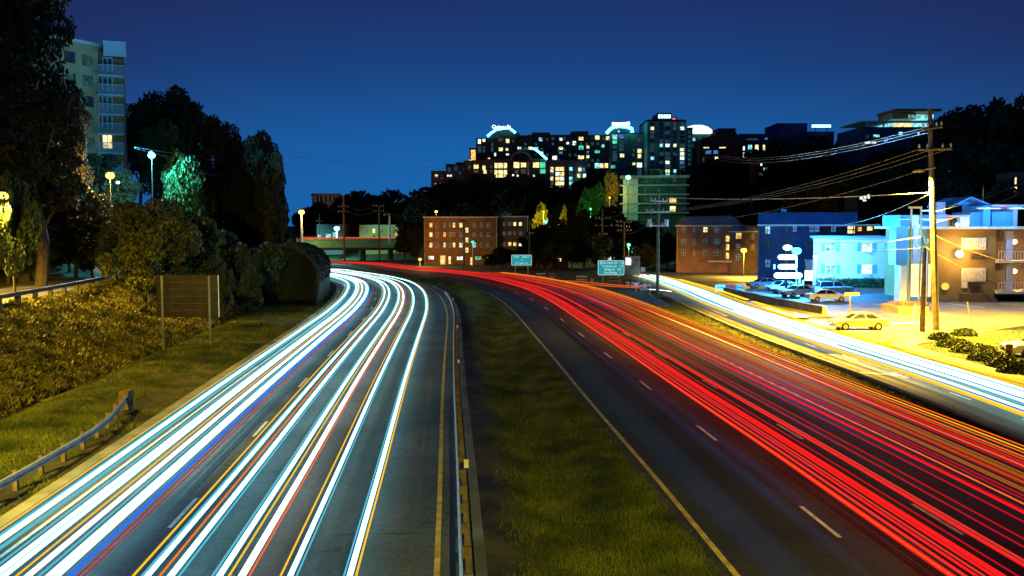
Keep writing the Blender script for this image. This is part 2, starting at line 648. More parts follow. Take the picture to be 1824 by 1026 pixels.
# parking lots
strip('parking_lot', [(28.6, y, float(zr(y))) for y in (92, 110, 120, 140, 152)], [(92, y, float(zr(y))) for y in (92, 110, 120, 140, 152)], M['lot'], .045)
strip('far_parking_lot', [(26, y, float(zr(y))) for y in (158, 170, 190, 207)], [(60, y, float(zr(y))) for y in (158, 170, 190, 207)], M['lot'], .045)
# upper side road on the left bank
sr = Curve([(-34.0, 20), (-34.2, 40), (-35.6, 63.5), (-38.6, 85), (-42, 94)], smooth=3)


def onterr(P, dz=0):
    P = np.array(P, float)
    P[:, 2] = terr(P[:, 0], P[:, 1]) + dz
    return P


sa, sb = sr.off(-6.5), sr.off(0)
sa[:, 2] = 3.42
sb[:, 2] = 3.42
strip('upper_side_road', sa, sb, M['asph_s'], .10, skirt=.6)

# kerbs
def kerbrun(name, P, w, h, m, label=None):
    o = MB().solid(P, [(-w / 2, -.3), (-w / 2, h), (w / 2 - .03, h), (w / 2, h - .03), (w / 2, -.3)]).build(name, m)
    o['kind'] = 'structure'
    return o


kerbrun('left_kerb', CL.off(-13.15), .5, .17, M['conc'])
kerbrun('median_kerb', CL.off(1.15, u0=0, u1=185), .30, .20, M['conc_d'])
kerbrun('service_road_kerb', CS.off(-3.6, u0=0, u1=170), .25, .2, M['walk'])
kerbrun('right_kerb', CR.off(15.0, u0=0, u1=175), .22, .17, M['rust'])
# pavement on the right of the service road
rk = [(29.2, 20), (29.2, 45), (28.8, 52), (28.2, 60), (27.9, 66), (28.6, 70.5), (31.6, 73.2)]
P = np.array([(x, y, 0.0) for x, y in crom(rk, 8)])
Q = Curve([(x, y) for x, y in rk], step=1.0, smooth=2)
strip('pavement', Q.off(0), Q.off(1.7), M['walk'], .17, skirt=.3)
# far pavement along the lots
strip('far_pavement', [(27.1, y, float(zr(y))) for y in (90, 100, 120, 140, 160)], [(28.6, y, float(zr(y))) for y in (90, 100, 120, 140, 160)], M['walk'], .15, skirt=.3)

lw = [(30.9, 46), (30.6, 52), (30.0, 60), (29.8, 66), (30.6, 69.6), (33.2, 72.4), (38.4, 76.4), (45.4, 82.2), (60, 91), (80, 99), (80, 46)]
kind(MB().prism(lw, -.3, .035).build('lawn_ground', mat('lawn_soil', (.012, .026, .005), .95, vary=.4, scale=1.2, bump=.6)))
# markings ---------------------------------------------------------------
mk, mky = MB(), MB()


def mark(mb, P, w):
    mb.sweep(P, [(-w / 2, .056), (w / 2, .056)])


mark(mky, CL.off(0, u0=0, u1=215), .16)
mark(mky, CR.off(0), .18)
mark(mk, CL.off(-11.9), .13)
uL = [None]


def upos(C, Y):
    return float(np.interp(Y, C.y, C.u))


def dashes(C, offs, Ystart, n, L=3.05, step=12.19, w=.14):
    u = upos(C, Ystart)
    for k in range(n):
        mark(mk, C.off(offs, u0=u + k * step - L / 2, u1=u + k * step + L / 2, n=3), w)


y0 = G(350, 905)[1]
dashes(CL, -8.03, y0 - 24.4, 22)
y0 = G(1265, 775)[1]
dashes(CR, 3.9, y0 - 24.4, 22)
dashes(CR, 7.6, y0 - 24.4, 20)
us = upos(CR, 64.7)
mark(mk, CR.off(11.25, u0=us, u1=upos(CR, 150)), .14)
for k in range(26):
    mark(mk, CR.off(11.25, u0=us - 1.6 - k * 1.85, u1=us - .8 - k * 1.85, n=2), .14)
mark(mk, CR.off(14.3, u0=0, u1=upos(CR, 165)), .15)
# service road: stop lines, arrows, lane line
for k in range(8):
    mark(mk, CS.off(-1.2, u0=upos(CS, 20) + k * 7, u1=upos(CS, 20) + k * 7 + 2.2, n=3), .12)
for (x, y) in ((21.0, 57),):
    mk.v += [(x - .2, y, .062), (x + 2.2, y - 1.3, .062), (x + 2.4, y - .9, .062), (x, y + .5, .062)]
    b = len(mk.v) - 4
    mk.f.append((b, b + 1, b + 2, b + 3))
for x0, y0_, x1, y1 in ((42.8, 100, 41.2, 107), (51.5, 102, 49.8, 109), (60, 104, 58, 111), (66, 105, 65, 112)):
    b = len(mk.v)
    mk.v += [(x0, y0_, .052), (x0 + .22, y0_, .052), (x1 + .22, y1, .052), (x1, y1, .052)]
    mk.f.append((b, b + 1, b + 2, b + 3))
kind(mk.build('white_road_markings', M['paint']))
kind(mky.build('yellow_road_markings', M['ypaint']))
mt = MB()
for Yt in (46, 58, 70, 36, 27):      # transverse pavement joints
    u = upos(CL, Yt)
    a, b = CL.off(-12.6, u0=u, u1=u + .1, n=2), CL.off(-.6, u0=u, u1=u + .1, n=2)
    k = len(mt.v)
    mt.v += [(*a[0][:2], .054), (*a[1][:2], .054), (*b[1][:2], .054), (*b[0][:2], .054)]
    mt.f.append((k, k + 1, k + 2, k + 3))
kind(mt.build('pavement_joints', M['dark']))

# ------------------------------------------------------------------ grass and ground cover (stuff)
def tufts(name, X, Y, Z, m, size, blades=3, spread=.5, lean=.5, seed=1, width=.28):
    g = np.random.default_rng(seed)
    n = len(X) * blades
    X, Y, Z = np.repeat(X, blades), np.repeat(Y, blades), np.repeat(Z, blades)
    s = size * g.uniform(.5, 1.3, n) if np.isscalar(size) else np.repeat(size, blades) * g.uniform(.5, 1.3, n)
    X = X + g.normal(0, .5, n) * spread * s
    Y = Y + g.normal(0, .5, n) * spread * s
    a = g.uniform(0, 2 * math.pi, n)
    dx, dy = np.cos(a), np.sin(a)
    lx, ly = g.normal(0, lean, n) * s, g.normal(0, lean, n) * s
    w = width * s
    v0 = np.stack([X - dx * w, Y - dy * w, Z - .02], 1)
    v1 = np.stack([X + dx * w, Y + dy * w, Z - .02], 1)
    v2 = np.stack([X + lx, Y + ly, Z + s], 1)
    V = np.stack([v0, v1, v2], 1).reshape(-1, 3)
    F = np.arange(n * 3).reshape(-1, 3)
    return kind(tag(bulk(name, V, F, m), LAB[name], 'grass'), 'stuff')


LAB = {'median_grass': 'rough green brown grass growing on the central median',
       'verge_grass': 'mown olive grass on the verge left of the highway',
       'bank_cover': 'leafy ground cover over the bank below the upper road',
       'strip_grass': 'narrow grass strip between the highway and service road',
       'lawn': 'bright lawn at the street corner on the right'}
g = np.random.default_rng(11)


def sampleY(n, a, b):
    u = g.uniform(0, 1, n)
    return 1 / ((1 - u) / a + u / b) if a > 0 else a + u * (b - a)


Y = sampleY(62000, 14, 170)
xm = np.interp(Y, CL.y[:110], CL.x[:110]) + 1.9
xe = np.interp(Y, CR.y[:110], CR.x[:110]) - .35
X = xm + (xe - xm) * g.uniform(0, 1, len(Y))
# bare dark strip beside the kerb
keep = g.uniform(0, 1, len(Y)) < np.clip((X - xm) / 1.6, .12, 1)
X, Y = X[keep], Y[keep]
tufts('median_grass', X, Y, terr(X, Y), M['grass'], .10 + .0012 * Y, 3, 1.2, .5, 2, .09)
Y = sampleY(52000, 20, 125)
kx = np.interp(Y, kY, kX)
X = kx - .4 - 7.6 * g.uniform(0, 1, len(Y)) ** .9
Z = terr(X, Y)
pat = np.sin(X * 1.7 + np.sin(Y * .6) * 2) * np.cos(Y * .9) + g.normal(0, .3, len(X))
keep = ~((kx - X < 2.6) & (pat < .35) & (Y < 60))
tufts('verge_grass', X[keep], Y[keep], Z[keep], M['grass'], .09 + .001 * Y[keep], 3, 1.2, .6, 3, .10)
Y = sampleY(110000, 22, 112)
kx = np.interp(Y, kY, kX)
X = kx - 8.3 - 11.5 * g.uniform(0, 1, len(Y))
keep = np.ones(len(X), bool)
srx = np.interp(Y, sr.y, sr.x)
keep &= (X > srx + .3) | (Y > 100)
X, Y = X[keep], Y[keep]
clump = (np.sin(X * 1.1 + 2 * np.sin(Y * .37)) * np.sin(Y * .8 + np.sin(X * .7) * 2) + 1) / 2
tufts('bank_cover', X, Y, terr(X, Y) + clump * .25, M['ivy'], .05 + .07 * clump + .0008 * Y, 3, 3.6, .7, 4, .45)
Y = sampleY(16000, 18, 150)
xa = np.interp(Y, CR.y[:110], CR.off(15.3)[:110, 0])
xb = np.interp(Y, CS.y, CS.x) - 4.0
X = xa + (xb - xa) * g.uniform(0, 1, len(Y))
mid = (X - xa) / np.maximum(xb - xa, .1)
keep = (xb - xa > .2) & ((mid < .45) | (mid > .86) | (g.uniform(0, 1, len(Y)) < .12))
X, Y = X[keep], Y[keep]
tufts('strip_grass', X, Y, zr(Y), M['grass'], .14 + .001 * Y, 3, 1.2, .5, 5, .11)
# corner lawn
lx = g.uniform(29.5, 62, 16000)
ly = g.uniform(30, 92, 16000)
ny = np.interp(lx, [p[0] for p in sn], [p[1] for p in sn])
kx = np.interp(ly, [p[1] for p in rk], [p[0] for p in rk]) + 2.0
keep = (ly < ny - .4) & (lx > kx)
X, Y = lx[keep], ly[keep]
tufts('lawn', X, Y, 0 * X, M['grass_b'], .13, 3, 1.5, .6, 6, .18)
# ------------------------------------------------------------------ trees
def leaves(g, P, size):
    n = len(P)
    a = g.normal(size=(n, 3))
    a /= np.linalg.norm(a, axis=1)[:, None]
    b = np.cross(a, g.normal(size=(n, 3)))
    b /= np.linalg.norm(b, axis=1)[:, None]
    s = (size * g.uniform(.55, 1.25, n))[:, None]
    V = np.stack([P - a * s, P - b * s * .55, P + a * s, P + b * s * .55], 1).reshape(-1, 3)
    return V, np.arange(n * 4).reshape(-1, 4)


def proto(name, seed, h, cr, cb, n, leaf, lm, conic=False, lobes=16, lr=(.26, .5)):
    g = np.random.default_rng(seed)
    t = thing(name, 'tree', 'tree')
    pts = []
    L = []
    for i in range(lobes):
        if conic:
            z = cb + (h - cb) * (i + .5) / lobes
            w = cr * (1 - (z - cb) / (h - cb)) * .75 + .15
            a = g.uniform(0, 6.28)
            L.append((math.cos(a) * w * .35, math.sin(a) * w * .35, z, w * .85))
        else:
            while True:
                q = g.uniform(-1, 1, 3)
                if q @ q < 1:
                    break
            rad = cr * g.uniform(*lr)
            L.append((q[0] * (cr - rad * .7), q[1] * (cr - rad * .7), (h + cb) / 2 + q[2] * ((h - cb) / 2 - rad * .6), rad))
    L = np.array(L)
    L[:, 2] += h - np.max(L[:, 2] + L[:, 3] * .95)
    w = L[:, 3] ** 2
    idx = g.choice(len(L), n, p=w / w.sum())
    d = g.normal(size=(n, 3))
    d /= np.linalg.norm(d, axis=1)[:, None]
    rr = g.uniform(.25, 1, n) ** .35 * (1 + .16 * np.sin(d[:, 0] * 7 + idx) * np.cos(d[:, 2] * 6 + idx * 2))
    P = L[idx, :3] + d * (L[idx, 3] * rr)[:, None] * np.array([1, 1, .85])
    P = P[P[:, 2] > cb * .6]
    V, F = leaves(g, P, leaf)
    bulk('crown', V, F, lm, t)
    mb = MB()
    r0 = h * .022
    mb.tube([(0, 0, -.6), (0.02 * h, 0, h * .25), (-.01 * h, .01 * h, h * .5), (0, 0, h * .8)], [r0 * 1.25, r0, r0 * .7, r0 * .2], 8)
    for k in range(0, len(L), 2):
        c = L[k]
        z0 = min(c[2] * .6, h * .5)
        mb.tube([(0, 0, z0), (c[0] * .5, c[1] * .5, (z0 + c[2]) / 2 + .3), (c[0], c[1], c[2])], [r0 * .5, r0 * .3, r0 * .1], 5)
    mb.build('trunk', M['bark'], t)
    t['h'], t['cr'] = h, cr
    t.location = (0, -500, -100)
    return t


used = set()


def place(pr, px, ytop, Y, wpx, label, group=None, base=None, rot=None, cat='tree'):
    x, y, zt = A(px, ytop, Y)
    b = float(terr(x, y)) - .3 if base is None else base
    t = pr if pr.name not in used else copy_tree(pr)
    used.add(pr.name)
    t.location = (x, y, b)
    t.scale = (wpx / FPX * Y / 2 / pr['cr'],) * 2 + ((zt - b) / pr['h'],)
    t.rotation_euler = (0, 0, random.uniform(0, 6.28) if rot is None else rot)
    tag(t, label, cat)
    if group:
        t['group'] = group
    elif 'group' in t:
        del t['group']
    return t


# near trees
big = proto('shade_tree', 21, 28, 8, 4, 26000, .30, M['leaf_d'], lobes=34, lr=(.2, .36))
bush = proto('bushy_tree', 22, 10, 4.3, .1, 26000, .16, M['leaf_y'], lobes=40, lr=(.18, .34))
mid = proto('leafy_tree', 23, 14, 5, 1.0, 15000, .26, M['leaf_d'], lobes=24, lr=(.22, .42))
cone = proto('conifer_tree', 24, 12, 2.6, .2, 9000, .24, M['leaf_d'], conic=True, lobes=12)
low = proto('broadleaf_tree', 25, 9, 4, .2, 9000, .22, M['leaf'], lobes=22, lr=(.22, .40))
fars = [proto('hillside_tree', 30 + i, 14, 6, 1, 3600, .55, M['leaf_d'], lobes=13 + i, lr=(.28, .5)) for i in range(4)]
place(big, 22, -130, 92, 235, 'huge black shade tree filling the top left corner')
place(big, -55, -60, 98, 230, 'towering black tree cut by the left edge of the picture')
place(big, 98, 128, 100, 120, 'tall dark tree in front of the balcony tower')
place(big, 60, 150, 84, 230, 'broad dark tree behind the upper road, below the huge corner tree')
place(low, 20, 300, 69, 90, 'small tree lit yellow by the orange lamp at the left edge')
place(low, -25, 290, 66, 90, 'yellow lit small tree half outside the left edge')
place(low, 120, 380, 110, 130, 'dark rounded tree left of the yellow lit bush')
place(low, 60, 400, 100, 150, 'dark low tree behind the upper road guardrail')
place(bush, 262, 348, 84, 175, 'large bushy tree lit yellow green on its left side beside the upper road')
place(low, 330, 370, 92, 130, 'black tree directly behind the back of the road sign')
place(low, 215, 300, 118, 70, 'small tree beside the tall orange street lamp')
place(mid, 175, 270, 122, 80, 'pale lit tree at the foot of the balcony tower')
gre = proto('green_lit_tree', 42, 10, 4.5, .5, 6000, .28, mat('leaf_green_light', (.010, .065, .012), .7, vary=.4, scale=.6), lobes=16)  # green lamp light is put into the leaf colour
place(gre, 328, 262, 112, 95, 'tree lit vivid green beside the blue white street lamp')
for i, (px, yt, Y, w) in enumerate([(285, 152, 160, 130), (245, 178, 165, 90), (345, 172, 155, 110), (392, 205, 140, 110), (430, 228, 132, 110), (468, 240, 126, 90), (484, 262, 122, 62), (380, 290, 128, 130), (440, 330, 124, 110), (300, 210, 150, 120)]):
    place(mid if i != 9 else low, px, yt, Y, w, ['crest tree at the peak of the dark left wood', 'dark tree rising just right of the balcony tower', 'tall dark tree right of the peak of the left wood', 'dark tree halfway down the skyline of the left wood', 'dark tree on the right shoulder of the left wood', 'dark tree second from the right end of the left wood skyline', 'ragged dark tree at the right end of the left wood', 'dark tree deep in the left wood above the road sign', 'lower dark tree under the right shoulder of the left wood', 'dark tree behind the blue white street lamp'][i])
place(cone, 505, 345, 125, 55, 'narrow pointed conifer left of the orange bridge lamp')
place(cone, 478, 385, 120, 62, 'pointed conifer second to the left of the orange bridge lamp')
for i, (px, yt, Y, w) in enumerate([(415, 430, 100, 90), (470, 430, 104, 95), (520, 425, 112, 60), (440, 470, 96, 60), (395, 455, 93, 50)]):
    place(low, px, yt, Y, w, ['faintly lit leafy tree right of the road sign', 'dark leafy tree at the end of the verge near the wall', 'dark small tree leaning over the rounded wall', 'low dark leafy tree on the verge behind the grass', 'small leafy tree touching the right edge of the road sign'][i])

ORD = ['first', 'second', 'third', 'fourth', 'fifth', 'sixth', 'seventh', 'eighth', 'ninth', 'tenth', 'eleventh', 'twelfth', 'thirteenth', 'fourteenth', 'fifteenth', 'sixteenth', 'seventeenth', 'eighteenth', 'nineteenth', 'twentieth', 'twenty first', 'twenty second', 'twenty third', 'twenty fourth', 'twenty fifth', 'twenty sixth', 'twenty seventh', 'twenty eighth', 'twenty ninth', 'thirtieth', 'thirty first', 'thirty second', 'thirty third', 'thirty fourth', 'thirty fifth', 'thirty sixth', 'thirty seventh', 'thirty eighth', 'thirty ninth', 'fortieth']
# hillside woods
GW = 'dark trees on the wooded hill below the towers'
rr = random.Random(5)
for i, (px, yt) in enumerate(((545, 366), (572, 358), (600, 360), (628, 352))):
    place(fars[i % 4], px, yt, 395, 52, 'dark tree under the round hilltop building, ' + ORD[i] + ' from the left', GW)
ridge = [(620, 345), (650, 338), (690, 336), (740, 338), (765, 330), (800, 318), (850, 308), (900, 315), (950, 316), (985, 330), (1010, 340), (1035, 318), (1060, 305), (1235, 295), (1275, 280), (1320, 288), (1350, 262), (1400, 245), (1450, 240), (1500, 246), (1540, 262)]
for i, (px, yt) in enumerate(ridge):
    place(fars[i % 4], px, yt, 372 + rr.uniform(-12, 12), rr.uniform(62, 84), 'dark round topped tree on the hill crest, ' + ORD[i] + ' from the left', GW)
for i in range(44):
    px = rr.uniform(600, 1540)
    yr = float(np.interp(px, [p[0] for p in ridge], [p[1] for p in ridge]))
    t = rr.uniform(.15, 1)
    if 1100 < px < 1225 and t < .6:
        continue
    place(fars[i % 4], px, yr + t * (385 - yr), 360 - (70 if px > 745 else 8) * t, rr.uniform(65, 90), 'dark tree on the slope under the hill crest', GW)
HL = ['dark tree on the right hill just right of the hilltop office', 'dark tree on the right hill under the highest treetops', 'dark tree at the peak of the right hill', 'dark treetop cut by the right edge high on the hill', 'dark tree against the right end of the hilltop office', 'dark tree below the middle of the hilltop office', 'dark tree below the left end of the hilltop office', 'dark tree right of the tallest pole, halfway up the hill', 'large dark tree high at the right edge above the motel', 'dark tree directly behind the long crossarm of the tallest pole', 'dark tree left of the tallest pole, halfway up the hill', 'dark tree above the brown wing on the right hill', 'dark tree above the middle of the blue roof', 'dark tree right behind the gabled motel terrace', 'dark tree behind the motel pavilion at the right edge', 'broad dark tree cut by the right edge above the pavilion', 'dark tree above the left end of the blue roof']
for i, (px, yt, Y, w) in enumerate([(1700, 195, 250, 110), (1745, 182, 230, 120), (1790, 172, 220, 110), (1835, 165, 210, 130), (1660, 225, 262, 80), (1600, 262, 275, 110), (1560, 275, 270, 90), (1720, 250, 200, 130), (1790, 245, 190, 140), (1640, 280, 215, 110), (1570, 310, 215, 120), (1500, 315, 230, 110), (1440, 320, 240, 100), (1700, 310, 175, 110), (1780, 318, 165, 110), (1850, 280, 170, 120), (1380, 330, 250, 110)]):
    place(fars[i % 4], px, yt, Y, w, HL[i], 'dark trees on the tall hill at the right')
LW = ['dark tree just right of the brick apartments', 'dark tree under the yellow lit tree', 'dark tree below the small green lit tree', 'dark tree below the orange glowing tree', 'dark tree left of the foot of the striped apartments', 'dark tree below the middle of the striped apartments', 'dark tree left of the small brick apartments roof', 'low dark tree above the gap between the green signs', 'low dark tree directly above the larger green sign', 'low dark tree directly right of the smaller green sign', 'low dark tree behind the slim pole and the larger green sign', 'dark tree left of the brick apartments at the bridge end', 'dark narrow tree touching the left wall of the brick apartments', 'dark tree in front of the right wing of the brick apartments', 'low dark tree behind the verge pole', 'small dark tree at the foot of the brick apartments right wing', 'lowest dark tree before the brick apartments, left of the smaller sign']
# lower wood between the brick block and the right apartments
for i, (px, yt, Y, w) in enumerate([(960, 398, 225, 60), (1000, 388, 235, 70), (1040, 372, 240, 80), (1085, 362, 245, 80), (1130, 392, 238, 60), (1165, 400, 230, 60), (1190, 412, 225, 50), (1020, 420, 215, 60), (1070, 415, 210, 60), (975, 430, 212, 50), (1110, 425, 220, 55), (720, 392, 275, 50), (742, 400, 270, 40), (935, 420, 240, 40), (1150, 432, 205, 50), (895, 440, 236, 55), (878, 452, 232, 40)]):
    place(fars[(i + 1) % 4], px, yt, Y, w, LW[i], 'trees in the low wood by the highway')
spec = proto('orange_lit_tree', 41, 10, 3.6, .5, 3800, .30, mat('leaf_orange_light', (.30, .16, .02), .7, vary=.3, scale=.6), lobes=16)  # orange lamp light is put into the leaf colour
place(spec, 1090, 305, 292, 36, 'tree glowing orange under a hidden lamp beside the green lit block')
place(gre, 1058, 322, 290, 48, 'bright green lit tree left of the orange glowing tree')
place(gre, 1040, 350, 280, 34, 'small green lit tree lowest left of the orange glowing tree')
ye = proto('yellow_lit_tree', 43, 7, 3.5, .4, 3000, .30, mat('leaf_yellow_light', (.34, .30, .02), .7, vary=.3, scale=.6), lobes=12)  # yellow lamp light is put into the leaf colour
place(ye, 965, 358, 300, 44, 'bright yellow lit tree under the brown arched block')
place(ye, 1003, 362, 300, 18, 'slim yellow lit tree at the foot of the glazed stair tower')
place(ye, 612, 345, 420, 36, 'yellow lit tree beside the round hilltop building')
for i, (px, yt, Y, w) in enumerate([(130, 372, 96, 130), (180, 392, 93, 110), (222, 376, 96, 90), (60, 395, 92, 120), (10, 400, 90, 110), (455, 440, 106, 100), (505, 452, 107, 70), (380, 400, 100, 110), (160, 330, 97, 90), (118, 350, 98, 90)]):
    place(low, px, yt, Y, w, ['black tree behind the upper road below the balcony tower', 'black tree at the left flank of the lit bushy tree', 'black tree peeping over the lit bushy tree', 'black tree low behind the upper road lamp post', 'black tree low at the left edge behind the upper road', 'dark tree standing against the left end of the rounded wall', 'dark tree overlapping the rounded wall', 'black tree above the right half of the road sign back', 'black tree below the balcony tower, left of the orange lamp', 'black tree under the tall dark tree by the tower'][i])

# ------------------------------------------------------------------ street lamps
def street_lamp(px, py, Y, col, power, label, r=.34, base=None, arm=(0, 0), em=9, cat='street lamp', group=None, pm='steel', light_off=(0, 0, -.75), thick=.09, name='street_lamp', spot=0, aim=None):
    x, y, z = A(px, py, Y)
    bx, by = x + arm[0], y + arm[1]
    b = float(terr(bx, by)) if base is None else base
    t = thing(name, label, cat, (bx, by, b), group=group)
    h = z - b
    mb = MB().tube([(0, 0, -.3), (0, 0, h * .6), (0, 0, h + (.25 if arm == (0, 0) else .6))], [thick * 1.25, thick, thick * .7], 8)
    mb.tube([(0, 0, 0), (0, 0, .35)], thick * 2, 8)
    mb.build('pole', M[pm], t)
    if arm != (0, 0):
        MB().tube([(0, 0, h + .5), (-arm[0] * .5, -arm[1] * .5, h + .65), (-arm[0], -arm[1], h + .42)], .05, 6).build('arm', M[pm], t)
    MB().tube([(-arm[0], -arm[1], h + r * .7), (-arm[0], -arm[1], h + r * .7 + .22)], [r * 1.05, r * .35], 12).build('lamp_housing', M['dark'], t)
    m = emit('lamp_glow', col, em, False)
    MB().ball((-arm[0], -arm[1], h), r, .8, 14).build('globe', m, t, smooth=True)
    if power:
        ld = bpy.data.lights.new('lamp_light', 'SPOT' if spot else 'POINT')
        if spot:
            ld.spot_size, ld.spot_blend = R(spot), .4
            rot = Vector(aim or (0, 0, -1)).to_track_quat('-Z', 'Y').to_euler()
        ld.energy = power
        ld.color = col
        ld.shadow_soft_size = .25
        lo = bpy.data.objects.new('lamp_light', ld)
        COL.objects.link(lo)
        lo.parent = t
        lo.location = (-arm[0] + light_off[0], -arm[1] + light_off[1], h + light_off[2])
        if spot:
            lo.rotation_euler = rot
    return t


OR = (1, .50, .10)
YE = (1, .72, .10)
street_lamp(270, 277, 108, (.10, .62, 1), 24000, 'blue white street lamp shining in the left wood', r=.42, em=9, pm='dark', thick=.06, light_off=(0, -.9, .1))
street_lamp(196, 313, 100, OR, 7000, 'orange street lamp shining through leaves below the balcony tower', r=.46, em=3.5, pm='dark', thick=.06, light_off=(.4, -.9, -.3))
street_lamp(210, 325, 97, (.8, 1, .9), 60, 'slim pole top lamp just right of the orange lamp', r=.2, em=3, pm='dark', thick=.05)
street_lamp(3, 350, 66, (1, .66, .05), 30000, 'orange street lamp cut by the left edge above the upper road', r=.42, em=8, arm=(-2.2, 0), light_off=(.2, -.6, -.8), spot=150, aim=(1, .25, -.75))
street_lamp(64, 446, 96, (1, .75, .5), 60, 'small dim post lamp behind the upper road', r=.12, em=1.2)
street_lamp(537, 378, 296, OR, 12000, 'orange street lamp at the left end of the far bridge', r=1.0, em=3.5, base=.9, thick=.35, light_off=(.6, -1.8, 0))
street_lamp(627, 347, 400, (1, .60, .2), 5000, 'distant orange lamp on the hill right of the round building', r=.7, em=6, light_off=(-2, -2, .5))
street_lamp(777, 377, 325, YE, 500, 'small yellow lamp on the hill above the brick apartments', r=.5, em=4)
street_lamp(600, 407, 312, (.15, .90, .95), 22000, 'cyan lamp in front of the grey building at the bridge', r=.95, em=8, base=.9, thick=.2, light_off=(0, -2, -.5))
street_lamp(1119, 316, 272, (.10, 1, .60), 5000, 'mint green lamp above the corner of the striped apartment block', r=.75, em=9, thick=.12, pm='dark', light_off=(-.4, -2, -.6))
street_lamp(1120, 436, 205, (.1, 1, .55), 1500, 'small green signal lamp by the slim pole in the low wood', r=.38, em=5)
street_lamp(972, 395, 262, (.1, .9, .75), 600, 'teal lamp among dark trees right of the brick apartments', r=.5, em=4)
street_lamp(993, 400, 262, (.15, .45, 1), 500, 'blue lamp among dark trees beside the teal one', r=.5, em=5)
street_lamp(842, 431, 250, (.05, .9, .4), 300, 'green lamp in front of the brick apartment windows', r=.4, em=3, thick=.12)
street_lamp(748, 462, 250, (1, .50, .08), 6000, 'low yellow lamp at the left foot of the brick apartments', r=.45, em=3, light_off=(1.5, -4, 2.5))
street_lamp(1325, 446, 178, (1, .56, .06), 26000, 'orange street lamp in front of the small brick apartments', r=.6, em=3.2, pm='dark', light_off=(0, -1.6, -.3))
street_lamp(1419, 447, 122, (.04, .36, 1), 52000, 'dazzling blue white lamp on a pole beside the stacked motel sign', r=.62, em=10, light_off=(.5, -1, 0))
street_lamp(1453, 457, 140, (.35, .75, 1), 5000, 'smaller white lamp at the corner of the pale blue motel', r=.35, em=8, light_off=(.3, -1, 0))
street_lamp(968, 377, 294, (1, .80, .08), 5000, 'hidden yellow lamp at the foot of the yellow lit tree', r=.3, em=5, light_off=(.5, -3.5, -.5))
street_lamp(1086, 352, 286, (1, .62, .05), 1500, 'hidden orange lamp under the orange glowing tree', r=.3, em=4, light_off=(.5, -3, 1.5))
street_lamp(1052, 372, 274, (.1, 1, .25), 2200, 'small green lamp under the bright green tree', r=.3, em=3, light_off=(.5, -2, 1))
# lamps outside the picture whose light falls into it: one by the upper road, one at the junction, two along the median
street_lamp(-160, 322, 66, (1, .66, .05), 60000, 'orange street lamp by the upper road left of the picture', r=.34, arm=(-2, 0), spot=160)
LJ = (1, .60, .04)


def tall_lamp(x, y, h, col, power, label, arm, size=140, aim=(0, 0, -1)):
    t = thing('street_lamp', label, 'street lamp', (x, y, float(terr(x, y))))
    MB().tube([(0, 0, -.3), (0, 0, h * .6), (0, 0, h)], [.13, .1, .07], 8).build('pole', M['steel'], t)
    MB().tube([(0, 0, h - .1), (arm[0] * .5, arm[1] * .5, h + .3), (arm[0], arm[1], h + .2)], .05, 6).build('arm', M['steel'], t)
    MB().box(arm[0] - .35, arm[0] + .35, arm[1] - .16, arm[1] + .16, h + .1, h + .3).build('lamp_housing', M['dark'], t)
    MB().ball((arm[0], arm[1], h + .1), .2, .45, 10).build('globe', emit('lamp_glow', col, 8, False), t)
    ld = bpy.data.lights.new('lamp_light', 'SPOT')
    ld.spot_size, ld.spot_blend = R(size), .6
    ld.energy, ld.color, ld.shadow_soft_size = power, col, .2
    lo = bpy.data.objects.new('lamp_light', ld)
    COL.objects.link(lo)
    lo.parent = t
    lo.location = (arm[0], arm[1], h - .35)
    lo.rotation_euler = Vector(aim).to_track_quat('-Z', 'Y').to_euler()
    return t


tall_lamp(50, 84.5, 12, LJ, 70000, 'sodium street lamp just beyond the right edge lighting the side street', (-3, -2))
tall_lamp(46, 60, 12, LJ, 40000, 'sodium street lamp beyond the right edge lighting the street corner', (-8, 3))
tall_lamp(6.5, -3, 14, (1, .85, .10), 34000, 'sodium street lamp beside the camera lighting the median', (-1.5, 1), 42, (-.07, 1, -.36))
tall_lamp(-21, 12, 13, (1, .76, .07), 80000, 'sodium street lamp on the left verge beside the camera', (0, 1.5), 70, (-.14, 1, -.55))

# ------------------------------------------------------------------ guardrails
WB = [(0, -.16), (.05, -.13), (.05, -.07), (-.02, -.02), (-.02, .02), (.05, .07), (.05, .13), (0, .16)]


